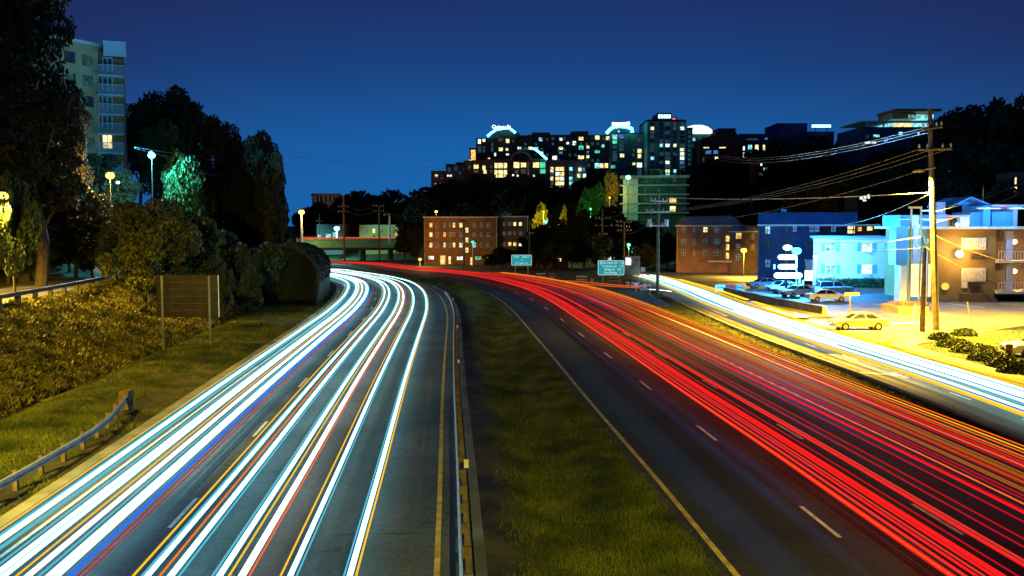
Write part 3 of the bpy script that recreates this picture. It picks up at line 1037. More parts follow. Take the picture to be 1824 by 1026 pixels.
def guardrail(P, label, face=1, post_h=.62, step=1.9, m='steel', pm='wood', extra=None, topz=.58, reflect=False, ps=1.0):
    c = P[len(P) // 2].copy()
    t = thing('guardrail', label, 'guardrail', tuple(c))
    Q = P - c
    mb = MB()
    Qr = Q.copy()
    Qr[:, 2] += topz
    mb.sweep(Qr, WB, face)
    mb.sweep(Qr, [(l - .012, z) for l, z in WB], face)
    mb.build('rail', M[m], t, smooth=False)
    d = np.r_[0, np.cumsum(np.hypot(*np.diff(Q[:, :2], axis=0).T))]
    n = int(d[-1] / step)
    T = np.gradient(Q[:, :2], axis=0)
    T /= np.hypot(T[:, 0], T[:, 1])[:, None]
    n = min(n, 95)
    for k in range(n + 1):
        u = k * d[-1] / max(n, 1)
        x, y, z = [np.interp(u, d, Q[:, i]) for i in range(3)]
        tx, ty = np.interp(u, d, T[:, 0]), np.interp(u, d, T[:, 1])
        nx, ny = ty * face, -tx * face
        mb = MB()
        for (l, s, z0, z1) in ((-.20, .075 * ps, -.4, topz + .14), (-.09, .05, topz - .16, topz + .12)):
            cx, cy = x + nx * l, y + ny * l
            pl = [(cx - tx * s - nx * s, cy - ty * s - ny * s), (cx + tx * s - nx * s, cy + ty * s - ny * s), (cx + tx * s + nx * s, cy + ty * s + ny * s), (cx - tx * s + nx * s, cy - ty * s + ny * s)]
            mb.prism(pl, z + z0, z + z1)
        mb.build('post', M[pm], t)
    return t, Q


def lift(P):
    P = np.array(P)
    P[:, 2] = terr(P[:, 0], P[:, 1])
    return P


gl = Curve([(-15.7, 10), (-16.3, 20), (-16.7, 30.6), (-16.9, 34.2), (-17.1, 37.2), (-17.6, 40.5), (-18.2, 43), (-18.7, 45)], step=.8, smooth=2)
t, Q = guardrail(lift(gl.off(0)), 'blue grey steel guardrail curving away at the left verge', 1, step=1.95, reflect=True)
e = Q[-1]
MB().box(e[0] - .35, e[0] + .12, e[1] - .1, e[1] + .55, e[2] + .05, e[2] + .95).build('end_block', M['wood'], t)
gm = Curve(W2([(805, 1026), (805, 860), (804.5, 700), (804, 620), (802.5, 575), (799, 545), (792, 528), (783, 516)]), step=1.5)
gmp = CL.off(.62, u0=upos(CL, -5), u1=upos(CL, 118), n=70)
gmp[:, 2] = zr(gmp[:, 1])
gmp = gmp[gmp[:, 1] > -5]
t, Q = guardrail(gmp, 'long bright steel guardrail along the median beside the left carriageway', -1, step=1.9, topz=.60)
for (Yr, s) in ((32.5, .16), (58, .12), (77, .12), (105, .14)):
    k = int(np.argmin(abs(gmp[:, 1] - Yr)))
    q = Q[k]
    MB().box(q[0] + .22, q[0] + .22 + s, q[1], q[1] + .03, q[2] + .55, q[2] + .55 + s * 1.9).build('reflector', M['white'], t)
gu = Curve([(-33.0, 42), (-34.3, 63.5), (-37.0, 85), (-39.3, 92)], step=1.5, smooth=3)
P = gu.off(0)
P[:, 2] = 3.42
guardrail(P, 'dark silhouetted guardrail of short posts along the upper left road', 1, step=2.9, m='rust', pm='dark', topz=.86, ps=1.9)

# ------------------------------------------------------------------ facade builder
class Facade:
    def __init__(s, name, label, px0, px1, ytop, Y, depth, wall, cat='building', ybase=None, zb=None, group=None):
        s.Y = Y
        a, b = A(px0, ytop, Y), A(px1, ytop, Y)
        xc = (a[0] + b[0]) / 2
        z = (A(px0, ybase, Y)[2] if ybase is not None else min(float(terr(a[0], Y)), float(terr(b[0], Y)), float(terr(xc, Y + depth)))) if zb is None else zb
        s.o = Vector((xc, Y, z))
        s.t = thing(name, label, cat, tuple(s.o), group=group)
        s.ylow = 513 + 900
        w = MB().box(a[0] - xc, b[0] - xc, 0, depth, -1.0 if ybase is None else 0, a[2] - z)
        s.wall = w.build('wall', M[wall] if isinstance(wall, str) else wall, s.t)
        s.x0, s.x1, s.zt, s.depth = a[0] - xc, b[0] - xc, a[2] - z, depth

    def face(s):
        """turn the building so its front looks along the street towards the overpass"""
        s.t.rotation_euler = (0, 0, -math.atan2(s.o.x, s.o.y))

    def rect(s, px0, py0, px1, py1, back=0):
        a, b = A(px0, py1, s.Y + back), A(px1, py0, s.Y + back)
        return a[0] - s.o.x, b[0] - s.o.x, a[2] - s.o.z, b[2] - s.o.z

    def box(s, name, m, px0, py0, px1, py1, out=.1, back=0, parent=None, inn=None):
        """out: how far it stands proud of the wall; back: distance behind the front"""
        x0, x1, z0, z1 = s.rect(px0, py0, px1, py1, back)
        y1 = back + (.02 if inn is None else inn)
        return MB().box(x0, x1, back - out, y1, z0, z1).build(name, M[m] if isinstance(m, str) else m, parent or s.t)

    def win(s, cx, cy, w, h, c, frame=None, out=.07):
        m = WM.get(c, c)
        if frame:
            f = s.box('window', frame, cx - w / 2 - .6, cy - h / 2 - .6, cx + w / 2 + .6, cy + h / 2 + .6, out)
            s.box('pane', m, cx - w / 2, cy - h / 2, cx + w / 2, cy + h / 2, out + .03, parent=f, inn=-out)
            x0, x1, z0, z1 = s.rect(cx - w / 2, cy - h / 2, cx + w / 2, cy + h / 2)
            zz, xx = (z0 + z1) / 2, (x0 + x1) / 2
            k = (x1 - x0) * .035 + .02
            MB().box(x0, x1, -out - .06, -out - .028, zz - k, zz + k).box(xx - k, xx + k, -out - .055, -out - .029, z0, z1).build('glazing_bar', M[frame], f)
        else:
            f = s.box('window', m, cx - w / 2, cy - h / 2, cx + w / 2, cy + h / 2, out)
        return f

    def wins(s, L, frame=None):
        for q in L:
            s.win(*q, frame=frame)

    def grid(s, x0, x1, y0, y1, nx, ny, w, h, seed, lit=.2, pal='ywc', dark='k'):
        g = random.Random(seed)
        for j in range(ny):
            for i in range(nx):
                cx = x0 + (x1 - x0) * (i + .5) / nx
                cy = y0 + (y1 - y0) * (j + .5) / ny
                c = g.choice(pal) if g.random() < lit else g.choice(dark)
                k = g.uniform(.8, 1.15)
                s.win(cx, cy, w * k, h * g.uniform(.85, 1.1), c)

    def band(s, name, m, py0, py1, out=.25, px=None):
        """horizontal slab running right round the building"""
        _, _, z0, z1 = s.rect(0, py0, 1, py1)
        x0, x1 = s.x0 - out, s.x1 + out
        return MB().box(x0, x1, -out, s.depth + out, z0, z1).build(name, M[m], s.t)

    def parapet(s, m='conc_d', h=.5):
        return MB().box(s.x0 - .15, s.x1 + .15, -.15, s.depth + .15, s.zt, s.zt + h).build('roof', M[m], s.t)


# ---- skyline ---------------------------------------------------------------
GT = 'apartment towers on the hilltop skyline'
f = Facade('tower_block', 'small pale banded tower farthest left on the skyline', 768, 792, 306, 440, 16, 'fac_w', group=GT)
for k in range(5):
    f.band('balcony_slab', 'fac_br', 308 + k * 5, 309.6 + k * 5, .2)
f.wins([(777, 313, 5, 4, 'y'), (776, 328, 3, 2, 'w'), (786, 318, 4, 3, 'd'), (784, 325, 4, 3, 'd')])
f.parapet()
f = Facade('tower_block', 'low slate wing stepping down left of the brown arched block', 794, 838, 294, 425, 18, 'fac_b', group=GT)
f.box('upper_wall', 'fac_d', 812, 289, 838, 294, 0, inn=15)
f.wins([(798, 313, 3, 3, 'w'), (803, 313, 4, 3, 'w'), (819, 308, 3, 4, 'd'), (812, 300, 5, 9, 's'), (828, 302, 5, 8, 's'), (800, 302, 5, 8, 's')])
f.parapet('fac_d')
f = Facade('tower_block', 'small flat orange lit block beside the dark left wing', 836, 850, 265, 428, 12, 'fac_y', group=GT)
f.wins([(838, 286, 4, 4, 'o'), (843, 276, 8, 18, 'o')])
f.parapet('fac_y')
# dark left tower with arched roof sign
f = Facade('tower_block', 'dark block under the arched roof sign with cyan writing', 848, 950, 246, 420, 22, 'fac_d', group=GT)
x0, x1, z0, z1 = f.rect(873, 230, 930, 246)
n = 12
MB().prism([(x0, z0), (x1, z0)] + [((x0 + x1) / 2 + (x1 - x0) / 2 * math.cos(math.pi * k / n) * .97, z0 + .02 + (z1 - z0) * math.sin(math.pi * k / n)) for k in range(n + 1)][1:-1], 1, 18, 'y').build('roof', M['fac_d'], f.t)


def arcpts(f, pts, out):
    return [(A(px, py, f.Y)[0] - f.o.x, -out, A(px, py, f.Y)[2] - f.o.z) for px, py in pts]


MB().tube(arcpts(f, [(868, 243), (875, 237), (884, 231), (896, 229), (906, 228), (914, 233), (918, 237)], .4), .55, 6).build('neon_arc', M['neon'], f.t)
f.box('parapet', 'fac_d', 920, 241, 950, 246, .1)


def text(parent, s, m, size, loc, name='lettering', depth=.02, align='CENTER', rz=0):
    cu = bpy.data.curves.new(name, 'FONT')
    cu.body, cu.size, cu.extrude, cu.align_x, cu.align_y = s, size, depth, align, 'CENTER'
    o = bpy.data.objects.new(name, cu)
    COL.objects.link(o)
    dg = bpy.context.evaluated_depsgraph_get()
    me = bpy.data.meshes.new_from_object(o.evaluated_get(dg))
    bpy.data.objects.remove(o)
    q = bpy.data.objects.new(name, me)
    me.materials.clear()
    me.materials.append(M[m] if isinstance(m, str) else m)
    COL.objects.link(q)
    q.parent = parent
    q.location = loc
    q.rotation_euler = (R(90), 0, rz)
    return q


p = A(893, 226.5, f.Y)
text(f.t, 'Quincy St', 'neon_w', 2.1, (p[0] - f.o.x, -.9, p[2] - f.o.z), depth=.15)
f.wins([(854, 252, 5, 8, 'w'), (862, 250, 5, 5, 'y'), (892, 249, 8, 5, 'd'), (904, 251, 6, 7, 'y'), (892, 266, 7, 6, 'y'), (903, 266, 4, 4, 'w'), (882, 275, 3, 6, 'w'), (904, 275, 5, 3, 'w'), (886, 242, 3, 3, 'd'), (936, 257, 4, 4, 'd'), (914, 251, 3, 5, 's'), (936, 265, 26, 5, 's'), (925, 264, 6, 4, 'w'), (871, 283, 4, 4, 'o'), (854, 266, 6, 12, 's'), (862, 266, 4, 10, 's'), (944, 264, 5, 5, 'y'), (877, 262, 4, 16, 's')])
# brown arched block in front
f = Facade('apartment_block', 'warm lit brown block with an arched gable and tall windows', 826, 975, 286, 396, 20, 'fac_br', group=GT)
f.box('upper_wall', 'fac_br', 862, 283, 975, 286, 0, inn=15)
for (ra, rb, m, y) in ((20, 16, 'brick_t', -.8), (16, 0, 'fac_d', -.2)):
    x0, _, z0, _ = f.rect(928 - ra, 280, 930, 286)
    xc = f.rect(928, 280, 930, 286)[0]
    r1 = xc - x0
    r0 = r1 * rb / ra
    out = [(xc + r1 * math.cos(math.pi * k / 12), z0 + r1 * .85 * math.sin(math.pi * k / 12)) for k in range(13)]
    inn = [(xc + r0 * math.cos(math.pi * k / 12), z0 + r0 * .85 * math.sin(math.pi * k / 12)) for k in range(13)][::-1] if rb else []
    mb = MB()
    for k in range(12):
        if rb:
            mb.prism([inn[12 - k], out[k], out[k + 1], inn[11 - k]], y, 6, 'y')
        else:
            mb.prism([(xc, z0), out[k], out[k + 1]], y, 8, 'y')
    mb.build('arch' if rb else 'gable', M[m], f.t)
MB().tube(arcpts(f, [(945, 264), (953, 266), (962, 273), (974, 284)], 1.0), .5, 6).build('neon_arc', M['neon'], f.t)
f.wins([(892, 295, 22, 9, 'y'), (892, 307, 22, 8, 'y'), (892, 314, 17, 4, 'y'), (920, 294, 10, 10, 'y'), (932, 294, 10, 8, 'y'), (932, 305, 10, 8, 'd'), (955, 294, 11, 9, 'y'), (968, 294, 12, 10, 'g'), (968, 305, 12, 8, 'g'), (962, 305, 4, 7, 'd'), (862, 299, 5, 8, 'y'), (864, 306, 5, 6, 'y'), (848, 297, 8, 7, 'y'), (848, 305, 8, 5, 'd'), (875, 297, 4, 4, 'd'), (875, 305, 4, 4, 'd'), (920, 306, 6, 6, 'd'), (914, 312, 3, 3, 'w'), (922, 313, 3, 3, 'w'), (951, 313, 3, 3, 'w'), (836, 298, 5, 8, 's'), (941, 300, 3, 24, 'd')], frame=None)
for x in (887, 897, 927, 938, 961, 972):
    f.box('mullion', 'fac_br', x - .7, 289, x + .7, 315, .16)
ld = None
# long dark central block
f = Facade('tower_block', 'long dark flat roofed block in the middle of the skyline', 940, 1092, 240, 424, 22, 'fac_d', group=GT)
f.box('upper_wall', 'fac_d', 948, 236, 980, 240, .6, inn=18)
f.box('upper_wall', 'fac_d', 1018, 234, 1048, 240, .6, inn=18)
f.wins([(963, 248, 6, 6, 'c'), (975, 248, 4, 4, 'd'), (999, 248, 5, 5, 'w'), (1011, 255, 4, 4, 'w'), (1023, 255, 6, 7, 'w'), (1035, 247, 8, 6, 'y'), (1064, 245, 8, 7, 'y'), (1083, 246, 7, 6, 'y'), (955, 265, 7, 6, 'c'), (965, 273, 5, 5, 'w'), (999, 264, 7, 5, 'y'), (999, 272, 6, 4, 'b'), (1035, 263, 8, 7, 'g'), (1047, 262, 5, 5, 'y'), (1047, 271, 4, 4, 'b'), (1035, 280, 10, 6, 'y'), (1047, 279, 5, 5, 'y'), (988, 281, 8, 7, 'w'), (1074, 260, 5, 5, 'c'), (1064, 270, 9, 5, 'g'), (1064, 295, 9, 9, 'c'), (1072, 295, 6, 8, 'y'), (1080, 295, 6, 8, 'y'), (1049, 294, 4, 6, 'd')])
f.grid(950, 1090, 242, 300, 14, 6, 4.5, 5, 5, 0, 'd', 'ksk')
# glazed stair tower below
f = Facade('apartment_block', 'tall glazed stair tower glowing yellow below the dark block', 972, 1045, 288, 392, 18, 'fac_b', group=GT)
f.box('core', 'fac_br', 976, 290, 1010, 376, .5)
rw = random.Random(4)
for k in range(9):
    y = 301 + k * 8.6
    for (x, w) in ((983, 5), (993, 7), (1001, 7)):
        f.win(x, y, w, 6.4, rw.choice('yyywd' if x > 990 else 'ydd'), out=.6)
    if k < 8:
        f.win(1017, y, 6, 6.5, rw.choice('ssc'))
for x, y, c in ((983, 304, 'w'), (1033, 302, 'y'), (1041, 313, 'w'), (1031, 313, 'y'), (1027, 302, 's'), (1039, 302, 'b')):
    f.win(x, y, 5, 6, c, out=.65)
f.box('balcony', 'pale_blue', 1019, 318, 1045, 323, 1.2)
f.box('balcony', 'lav_panel', 1018, 326, 1032, 355, 1.0)
f.parapet('conc_d')
# arched teal tower
f = Facade('tower_block', 'slate tower with a round top under a bright cyan ring', 1088, 1118, 239, 418, 20, 'fac_b', group=GT)
x0, x1, z0, z1 = f.rect(1088, 230, 1118, 239)
MB().prism([(x0, z0), (x1, z0)] + [((x0 + x1) / 2 + (x1 - x0) / 2 * math.cos(math.pi * k / 12) * .99, z0 + .02 + (z1 - z0) * math.sin(math.pi * k / 12)) for k in range(13)][1:-1], 0, 18, 'y').build('roof', M['fac_d'], f.t)
MB().tube(arcpts(f, [(1080, 238), (1085, 232), (1093, 226), (1104, 225), (1116, 226), (1125, 230), (1126, 236)], 1), .8, 6).build('neon_arc', M['neon'], f.t)
MB().tube(arcpts(f, [(1090, 221), (1100, 222), (1110, 221.5), (1121, 220)], 1), .75, 6).build('neon_bar', M['neon_w'], f.t)
f.wins([(1095, 244, 8, 8, 'c'), (1095, 253, 8, 6, 'g'), (1095, 262, 8, 6, 's'), (1108, 277, 7, 6, 'y'), (1107, 243, 8, 7, 'b'), (1107, 260, 8, 18, 's'), (1095, 278, 8, 18, 's'), (1102, 234, 3, 3, 'w'), (1092, 297, 7, 5, 'g')])
f = Facade('tower_block', 'dark teal block left of the tall glass tower', 1116, 1156, 238, 420, 20, mat('teal_dark_facade', (.06, .16, .16), .8, vary=.3, scale=.1), group=GT)
f.wins([(1139, 269, 7, 7, 'y'), (1139, 278, 6, 7, 'y'), (1128, 276, 4, 4, 'd'), (1139, 294, 9, 8, 'w'), (1129, 292, 5, 4, 'y'), (1139, 250, 7, 8, 's'), (1129, 246, 3, 4, 's'), (1129, 267, 4, 5, 's'), (1149, 252, 3, 5, 's'), (1149, 266, 3, 5, 's'), (1139, 308, 7, 16, 's')])
f.parapet('fac_d')
# tall glass tower
f = Facade('glass_tower', 'tallest teal glass tower on the skyline with a lit penthouse', 1153, 1222, 216, 412, 26, 'fac_g', cat='tower', group=GT)
f.box('penthouse', 'blue_wall', 1172, 200, 1198, 216, -2, inn=18)
f.box('stair_house', 'fac_d', 1198, 207, 1208, 216, -3, inn=14)
f.box('ledge', 'fac_d', 1152, 213, 1222, 216, .4, inn=24)
for k in range(5):
    f.box('sign_letter', 'neon_w', 1174 + k * 4.6, 203.5, 1177.2 + k * 4.6, 209.5, -1.7, inn=1.9)
f.box('beacon', emit('red_beacon', (1, .1, .08), 2, False), 1200, 209, 1205, 211.5, -2.7, inn=3)
for x in (1153.5, 1172, 1196, 1211, 1221):
    f.box('fin', 'pale_blue', x - .7, 216, x + .7, 330, .35)
lit = {(0, 1): 'y', (3, 1): 'd', (4, 1): 'w', (1, 5): 'c', (2, 5): 'w', (3, 5): 'y', (4, 6): 'y', (4, 7): 'w', (0, 8): 'c', (4, 8): 'w', (2, 9): 'w', (4, 9): 'b', (2, 11): 'y', (3, 11): 'c', (2, 12): 'c', (4, 12): 'g', (4, 11): 'b', (2, 13): 'w'}
for j in range(14):
    for i, (x, w) in enumerate(((1162, 7), (1178, 7), (1189, 9), (1202, 6), (1215, 9))):
        y = 221 + j * 7.6
        c = lit.get((i, j))
        f.win(x, y, w * (.8 if c else 1), 5.4, c or rw.choice('sskk'))
f = Facade('tower_block', 'slim grey green tower against the right side of the glass tower', 1222, 1234, 229, 414, 18, 'fac_g', group=GT)
for k in range(12):
    f.win(1228, 236 + k * 8, 5, 4, rw.choice('skskd'))
f.parapet()
# white domed building
f = Facade('domed_building', 'building with a dazzling white self-glowing curved roof', 1232, 1275, 237, 430, 22, 'fac_g', group=GT)
pts = [(1227, 238), (1227, 225), (1236, 223), (1250, 223), (1260, 226), (1267, 231), (1271, 238)]
pl = [(A(px, py, f.Y)[0] - f.o.x, A(px, py, f.Y)[2] - f.o.z) for px, py in pts]
MB().prism(pl[::-1], -.8, 16, 'y').build('roof', M['dome'], f.t)
f.wins([(1236, 248, 5, 5, 'c'), (1246, 246, 4, 10, 's'), (1236, 260, 5, 6, 's'), (1236, 280, 5, 6, 'c'), (1256, 243, 10, 5, 's')])
# dark mansard block
f = Facade('apartment_block', 'dark block with a flared mansard roof and blue lit windows', 1246, 1312, 262, 404, 20, 'fac_d', group=GT)
pts = [(1246, 262), (1250, 247), (1274, 240), (1281, 231), (1309, 231), (1313, 240), (1320, 247), (1320, 262)]
pl = [(A(px, py, f.Y)[0] - f.o.x, A(px, py, f.Y)[2] - f.o.z) for px, py in pts]
MB().prism(pl[::-1], -.3, 16, 'y').build('roof', M['fac_d'], f.t)
f.box('cornice', 'fac_d', 1279, 228.5, 1311, 231, .3, inn=12)
f.wins([(1258, 253, 10, 8, 's'), (1258, 262, 10, 4, 'y'), (1287, 253, 10, 8, 'b'), (1287, 262, 11, 4, 'y'), (1315, 251, 5, 7, 'y'), (1315, 262, 5, 6, 'y'), (1262, 271, 10, 6, 'b'), (1275, 271, 8, 6, 'b'), (1277, 282, 7, 6, 'y'), (1315, 272, 6, 7, 'b'), (1253, 285, 4, 8, 's')])
f = Facade('apartment_block', 'low dark apartments with a row of yellow windows right of the mansard block', 1312, 1400, 257, 398, 18, 'fac_d', group=GT)
f.wins([(1325, 264, 3, 7, 'w'), (1325, 276, 3, 9, 'w'), (1336, 262, 7, 8, 'c'), (1348, 263, 6, 10, 'y'), (1362, 263, 6, 10, 'y'), (1336, 272, 9, 8, 'b'), (1362, 273, 5, 5, 's'), (1374, 261, 5, 6, 's'), (1384, 264, 5, 5, 'y'), (1390, 260, 6, 6, 'b'), (1325, 285, 4, 4, 'd'), (1350, 277, 8, 8, 's')])
f.parapet('fac_d')
f = Facade('office_block', 'hazy blue office slab behind the row of yellow windows', 1318, 1388, 240, 520, 26, 'blue_wall', group=GT)  # distant haze is put into the blue wall colour
f.wins([(1365, 247, 5, 3, 'b'), (1340, 248, 20, 3, 's')])
f.parapet('blue_wall')
f = Facade('office_block', 'plain violet blue slab left of the blue neon roof sign', 1385, 1438, 221, 520, 26, mat('violet_facade', (.05, .06, .20), .8, vary=.15, scale=.1), group=GT)
f.parapet('blue_wall')
f = Facade('office_block', 'dark office block carrying the blue neon roof sign', 1438, 1486, 234, 500, 22, 'blue_wall', group=GT)
f.box('sign_bar', 'neon_b', 1446, 222.5, 1479, 227, 1.0)
f.box('sign_post', 'dark', 1452, 227, 1453, 234, .6)
f.box('sign_post', 'dark', 1472, 227, 1473, 234, .6)
# lower right apartments showing through the trees
f = Facade('apartment_block', 'narrow apartment block glinting between the dark trees of the slope', 1350, 1380, 290, 345, 12, 'fac_d', group=GT)
f.wins([(1356, 293, 3, 4, 'w'), (1363, 301, 6, 4, 'c'), (1371, 301, 4, 4, 's'), (1361, 310, 6, 5, 'w'), (1355, 310, 5, 4, 'd'), (1372, 310, 4, 4, 'g'), (1371, 318, 6, 6, 'b'), (1367, 334, 10, 6, 'o'), (1354, 335, 6, 10, 's')])
f.parapet('fac_d')
# hilltop office on the right
f = Facade('hilltop_office', 'long flat hilltop office with glowing glass top floors', 1535, 1652, 226, 345, 26, 'blue_wall', cat='office building')
f.box('lit_floor', 'w_cyan', 1590, 214, 1660, 225, -3, inn=16)
f.box('roof_canopy', 'pale_blue', 1530, 216, 1690, 218, 2.2, inn=20)
f.box('lit_floor', 'w_yel', 1598, 218, 1630, 225, -2.6, inn=3)
f.box('penthouse', 'brick_t', 1598, 198, 1640, 210, -4, inn=18)
f.box('lit_floor', 'w_cyan', 1626, 202, 1672, 209, -4, inn=18)
f.box('roof_slab', 'fac_br', 1596, 193, 1680, 197, -1, inn=18)
f.box('strut', 'pale_blue', 1543, 218, 1544, 226, 1.5)
f.box('strut', 'pale_blue', 1572, 218, 1573, 226, 1.5)
f.wins([(1561, 242, 11, 4, 'c'), (1604, 238, 7, 6, 'c'), (1578, 250, 7, 8, 'b'), (1545, 254, 10, 3, 'w'), (1556, 254, 8, 3, 'w'), (1639, 238, 9, 7, 'w'), (1590, 246, 10, 5, 's'), (1545, 243, 5, 5, 's')])
# ---- striped block with green corner --------------------------------------
f = Facade('striped_apartments', 'grey apartment block with pale floor bands and a green lit corner', 1110, 1222, 313, 285, 22, mat('charcoal_facade', (.06, .055, .05), .85, vary=.3, scale=.3), cat='building')
f.face()
f.box('bay', mat('light_bay_render', (.38, .40, .38), .8, vary=.15, scale=.4), 1110, 318, 1137, 392, .7)
for k in range(5):
    f.band('floor_band', 'conc', 312.5 + k * 16.3, 315 + k * 16.3 if k else 317, .9)
f.box('plant_room', 'fac_d', 1156, 302, 1174, 313, -3, inn=10)
f.box('plant_cap', 'conc', 1155, 300, 1175, 302, -2.8, inn=10.2)
f.wins([(1198, 357, 12, 8, 'o'), (1198, 372, 10, 9, 'y'), (1150, 322, 6, 7, 's'), (1173, 322, 6, 7, 's'), (1201, 321, 6, 7, 'd'), (1150, 338, 6, 8, 's'), (1173, 338, 6, 8, 's'), (1150, 356, 4, 5, 'd'), (1173, 355, 6, 7, 'k'), (1125, 328, 8, 6, 's'), (1125, 343, 8, 6, 's')])
# scattered lit house windows between trees at the right
for (px, py, w, h, c, Y) in ((1545, 352, 9, 6, 'w', 190), (1395, 376, 6, 5, 'c', 205), (1535, 349, 5, 6, 'c', 192), (1813, 325, 3, 20, 'y', 150), (1768, 328, 5, 8, 'y', 152), (1218, 386, 9, 4, 'y', 230)):
    pass
# ---- bridge and buildings around it ----------------------------------------
f = Facade('road_bridge', 'low teal concrete bridge crossing the far highway', 528, 748, 427, 300, 9, 'fac_g', cat='bridge', ybase=445)
for (px, w) in ((640, 5), (690, 5), (742, 8)):
    x0, x1, z0, z1 = f.rect(px, 445, px + w, 480)
    MB().box(x0, x1, 1.5, 7.5, z0 - 2, z1).build('pier', M['conc_d'], f.t)
f.box('parapet', 'conc', 528, 424.5, 748, 427, .15, inn=.2)
f.box('soffit_beam', 'dark', 528, 441, 748, 445.5, .25, inn=.3)
kind_b = f
f = Facade('flat_building', 'grey white flat roofed building behind the bridge, beside the cyan lamp', 564, 612, 402, 335, 14, 'fac_w', cat='building')
f.wins([(569, 421, 4, 5, 'w'), (585, 420, 8, 6, 'c'), (597, 418, 8, 8, 'c')], frame='white')
f.parapet('conc')
f = Facade('flat_building', 'ochre flat roofed building behind the bridge', 640, 716, 403, 330, 14, 'fac_y', cat='building')
f.wins([(666, 411, 4, 7, 'y'), (666, 421, 4, 5, 's'), (680, 411, 4, 5, 'k'), (710, 412, 11, 14, 'y'), (652, 412, 4, 6, 'k')], frame='conc')
f.parapet('conc')
# rotunda
c = A(581, 345, 440)
t = thing('round_building', 'round pale colonnaded building on the far hilltop', 'building', (c[0], c[1], c[2] - 14))
MB().tube([(0, 0, 0), (0, 0, 10.2)], 6.5, 28).build('wall', M['fac_w'], t)
MB().tube([(0, 0, 13), (0, 0, 14)], 7, 28).build('roof', M['conc'], t)
MB().tube([(0, 0, 10.2), (0, 0, 13)], 5.6, 28).build('inner_wall', M['fac_b'], t)
for k in range(20):
    a = 2 * math.pi * k / 20
    MB().tube([(6.4 * math.cos(a), 6.4 * math.sin(a), 10.2), (6.4 * math.cos(a), 6.4 * math.sin(a), 13)], .28, 6).build('column', M['white'], t)

# ---- brick apartments by the highway ------------------------------------------
f = Facade('brick_apartments', 'four storey brick apartment block with cream window frames beside the highway', 755, 885, 388, 262, 14, 'brick_o', cat='apartment building')
f.box('right_wing', 'brick_d', 885, 387, 940, 474, -1.5, inn=14)  # wing lies out of the lamplight; that shade is put into darker brick
f.box('left_bay', 'brick_t', 755.5, 389, 757.5, 472, .15)
mbb = f.band('roof', 'trim', 385.8, 388.2, .3)
f.box('wing_roof', 'trim', 884, 384.6, 942, 387, -1.2, inn=14)
f.box('downpipe', 'trim', 884, 387, 885.2, 450, .12)
f.box('downpipe', 'trim', 939, 387, 940, 440, -1.3, inn=1.7)
x0, x1, z0, z1 = f.rect(889, 375.5, 912, 381)
xc, r1 = (x0 + x1) / 2, (x1 - x0) / 2
mb = MB()
mb.v = [(x0, 3, z0), (x1, 3, z0), (x1, 3 + 2 * r1, z0), (x0, 3 + 2 * r1, z0), (xc, 3 + r1, z1)]
mb.f = [(0, 1, 4), (1, 2, 4), (2, 3, 4), (3, 0, 4), (3, 2, 1, 0)]
mb.build('cupola_roof', M['cyan_panel'], f.t)
f.box('cupola', 'trim', 892, 381, 909, 385, -4, inn=10)
rows = (401, 418, 436.5)
cols = [(767.6, 4.5), (779, 5), (792, 3.6), (802, 3), (808.7, 3.6), (821, 5), (844.6, 6), (858, 3.5), (869, 5)]
LT = {(0, 1): 'y', (0, 2): 'y', (5, 0): 'y', (4, 0): 'y', (2, 2): 'w', (5, 2): 'w', (6, 2): 'c', (2, 1): 'o', (4, 2): 'y', (1, 0): 'd', (1, 1): 'd', (0, 0): 'o'}
for j, y in enumerate(rows):
    for i, (x, w) in enumerate(cols):
        f.win(x, y, w, 7.6, LT.get((i, j), 'd' if (i + j) % 2 else 's'), frame='trim')
for y in (410, 427.5, 445.5):
    f.win(831.7, y, 4.6, 8, 'y', frame='trim')
for j, y in enumerate((399, 416, 435)):
    for i, x in enumerate((898, 908, 917, 927)):
        fr = f.box('window', 'trim', x - 3.1, y - 3.6, x + 3.1, y + 3.6, -1.42, inn=1.6)
        f.box('pane', WM[{(2, 0): 'y', (3, 0): 'y', (3, 2): 'w', (1, 2): 'o', (2, 2): 'o'}.get((i, j), 'd')], x - 2.4, y - 3, x + 2.4, y + 3, -1.36, parent=fr, inn=1.41)
f.wins([(768, 459, 9, 5.5, 'w'), (819, 460, 10, 5.5, 'w'), (852, 460, 10, 5, 'g'), (869, 458, 7, 3, 'w')], frame='trim')
for (x, y, w, h, c) in ((789, 463, 9, 16, 'o'), (801, 463.5, 3.5, 13, 'y'), (840, 465, 4, 13, 'o')):
    f.box('door', WM[c], x - w / 2, y - h / 2, x + w / 2, y + h / 2, .12)
f.box('door_canopy', 'trim', 783, 454, 796, 455.5, 1.0)

# ---- small brick apartments -----------------------------------------------------
f = Facade('brick_apartments', 'three storey brown brick apartments behind the orange lamp, with cream eaves', 1206, 1300, 403, 200, 14, 'brick_o', cat='apartment building')
f.face()
pts = [(1203, 403), (1216, 386), (1300, 384), (1328, 403)]
pl = [(A(px, py, f.Y)[0] - f.o.x, A(px, py, f.Y)[2] - f.o.z) for px, py in pts]
MB().prism(pl[::-1], -.7, 14.5, 'y').build('roof', M['blue_wall'], f.t)
f.box('eave', 'trim', 1204, 401, 1330, 403.4, .9)
f.box('downpipe', 'trim', 1206, 403, 1207.6, 466, .2)
for j, y in enumerate((409, 430, 450)):
    for i, (x, w) in enumerate(((1218, 7.5), (1236.5, 3), (1256.5, 7), (1277, 10))):
        f.win(x, y, w, 8.6, {(2, 0): 'y', (2, 2): 'd', (0, 1): 'd', (0, 2): 'd', (0, 0): 'd'}.get((i, j), 's'), frame='trim')
f.box('stair_bay', 'brick_t', 1289, 417, 1300, 468, .6)
for y in (425, 440, 455):
    f.win(1295, y, 6, 10, 'o', out=.7)
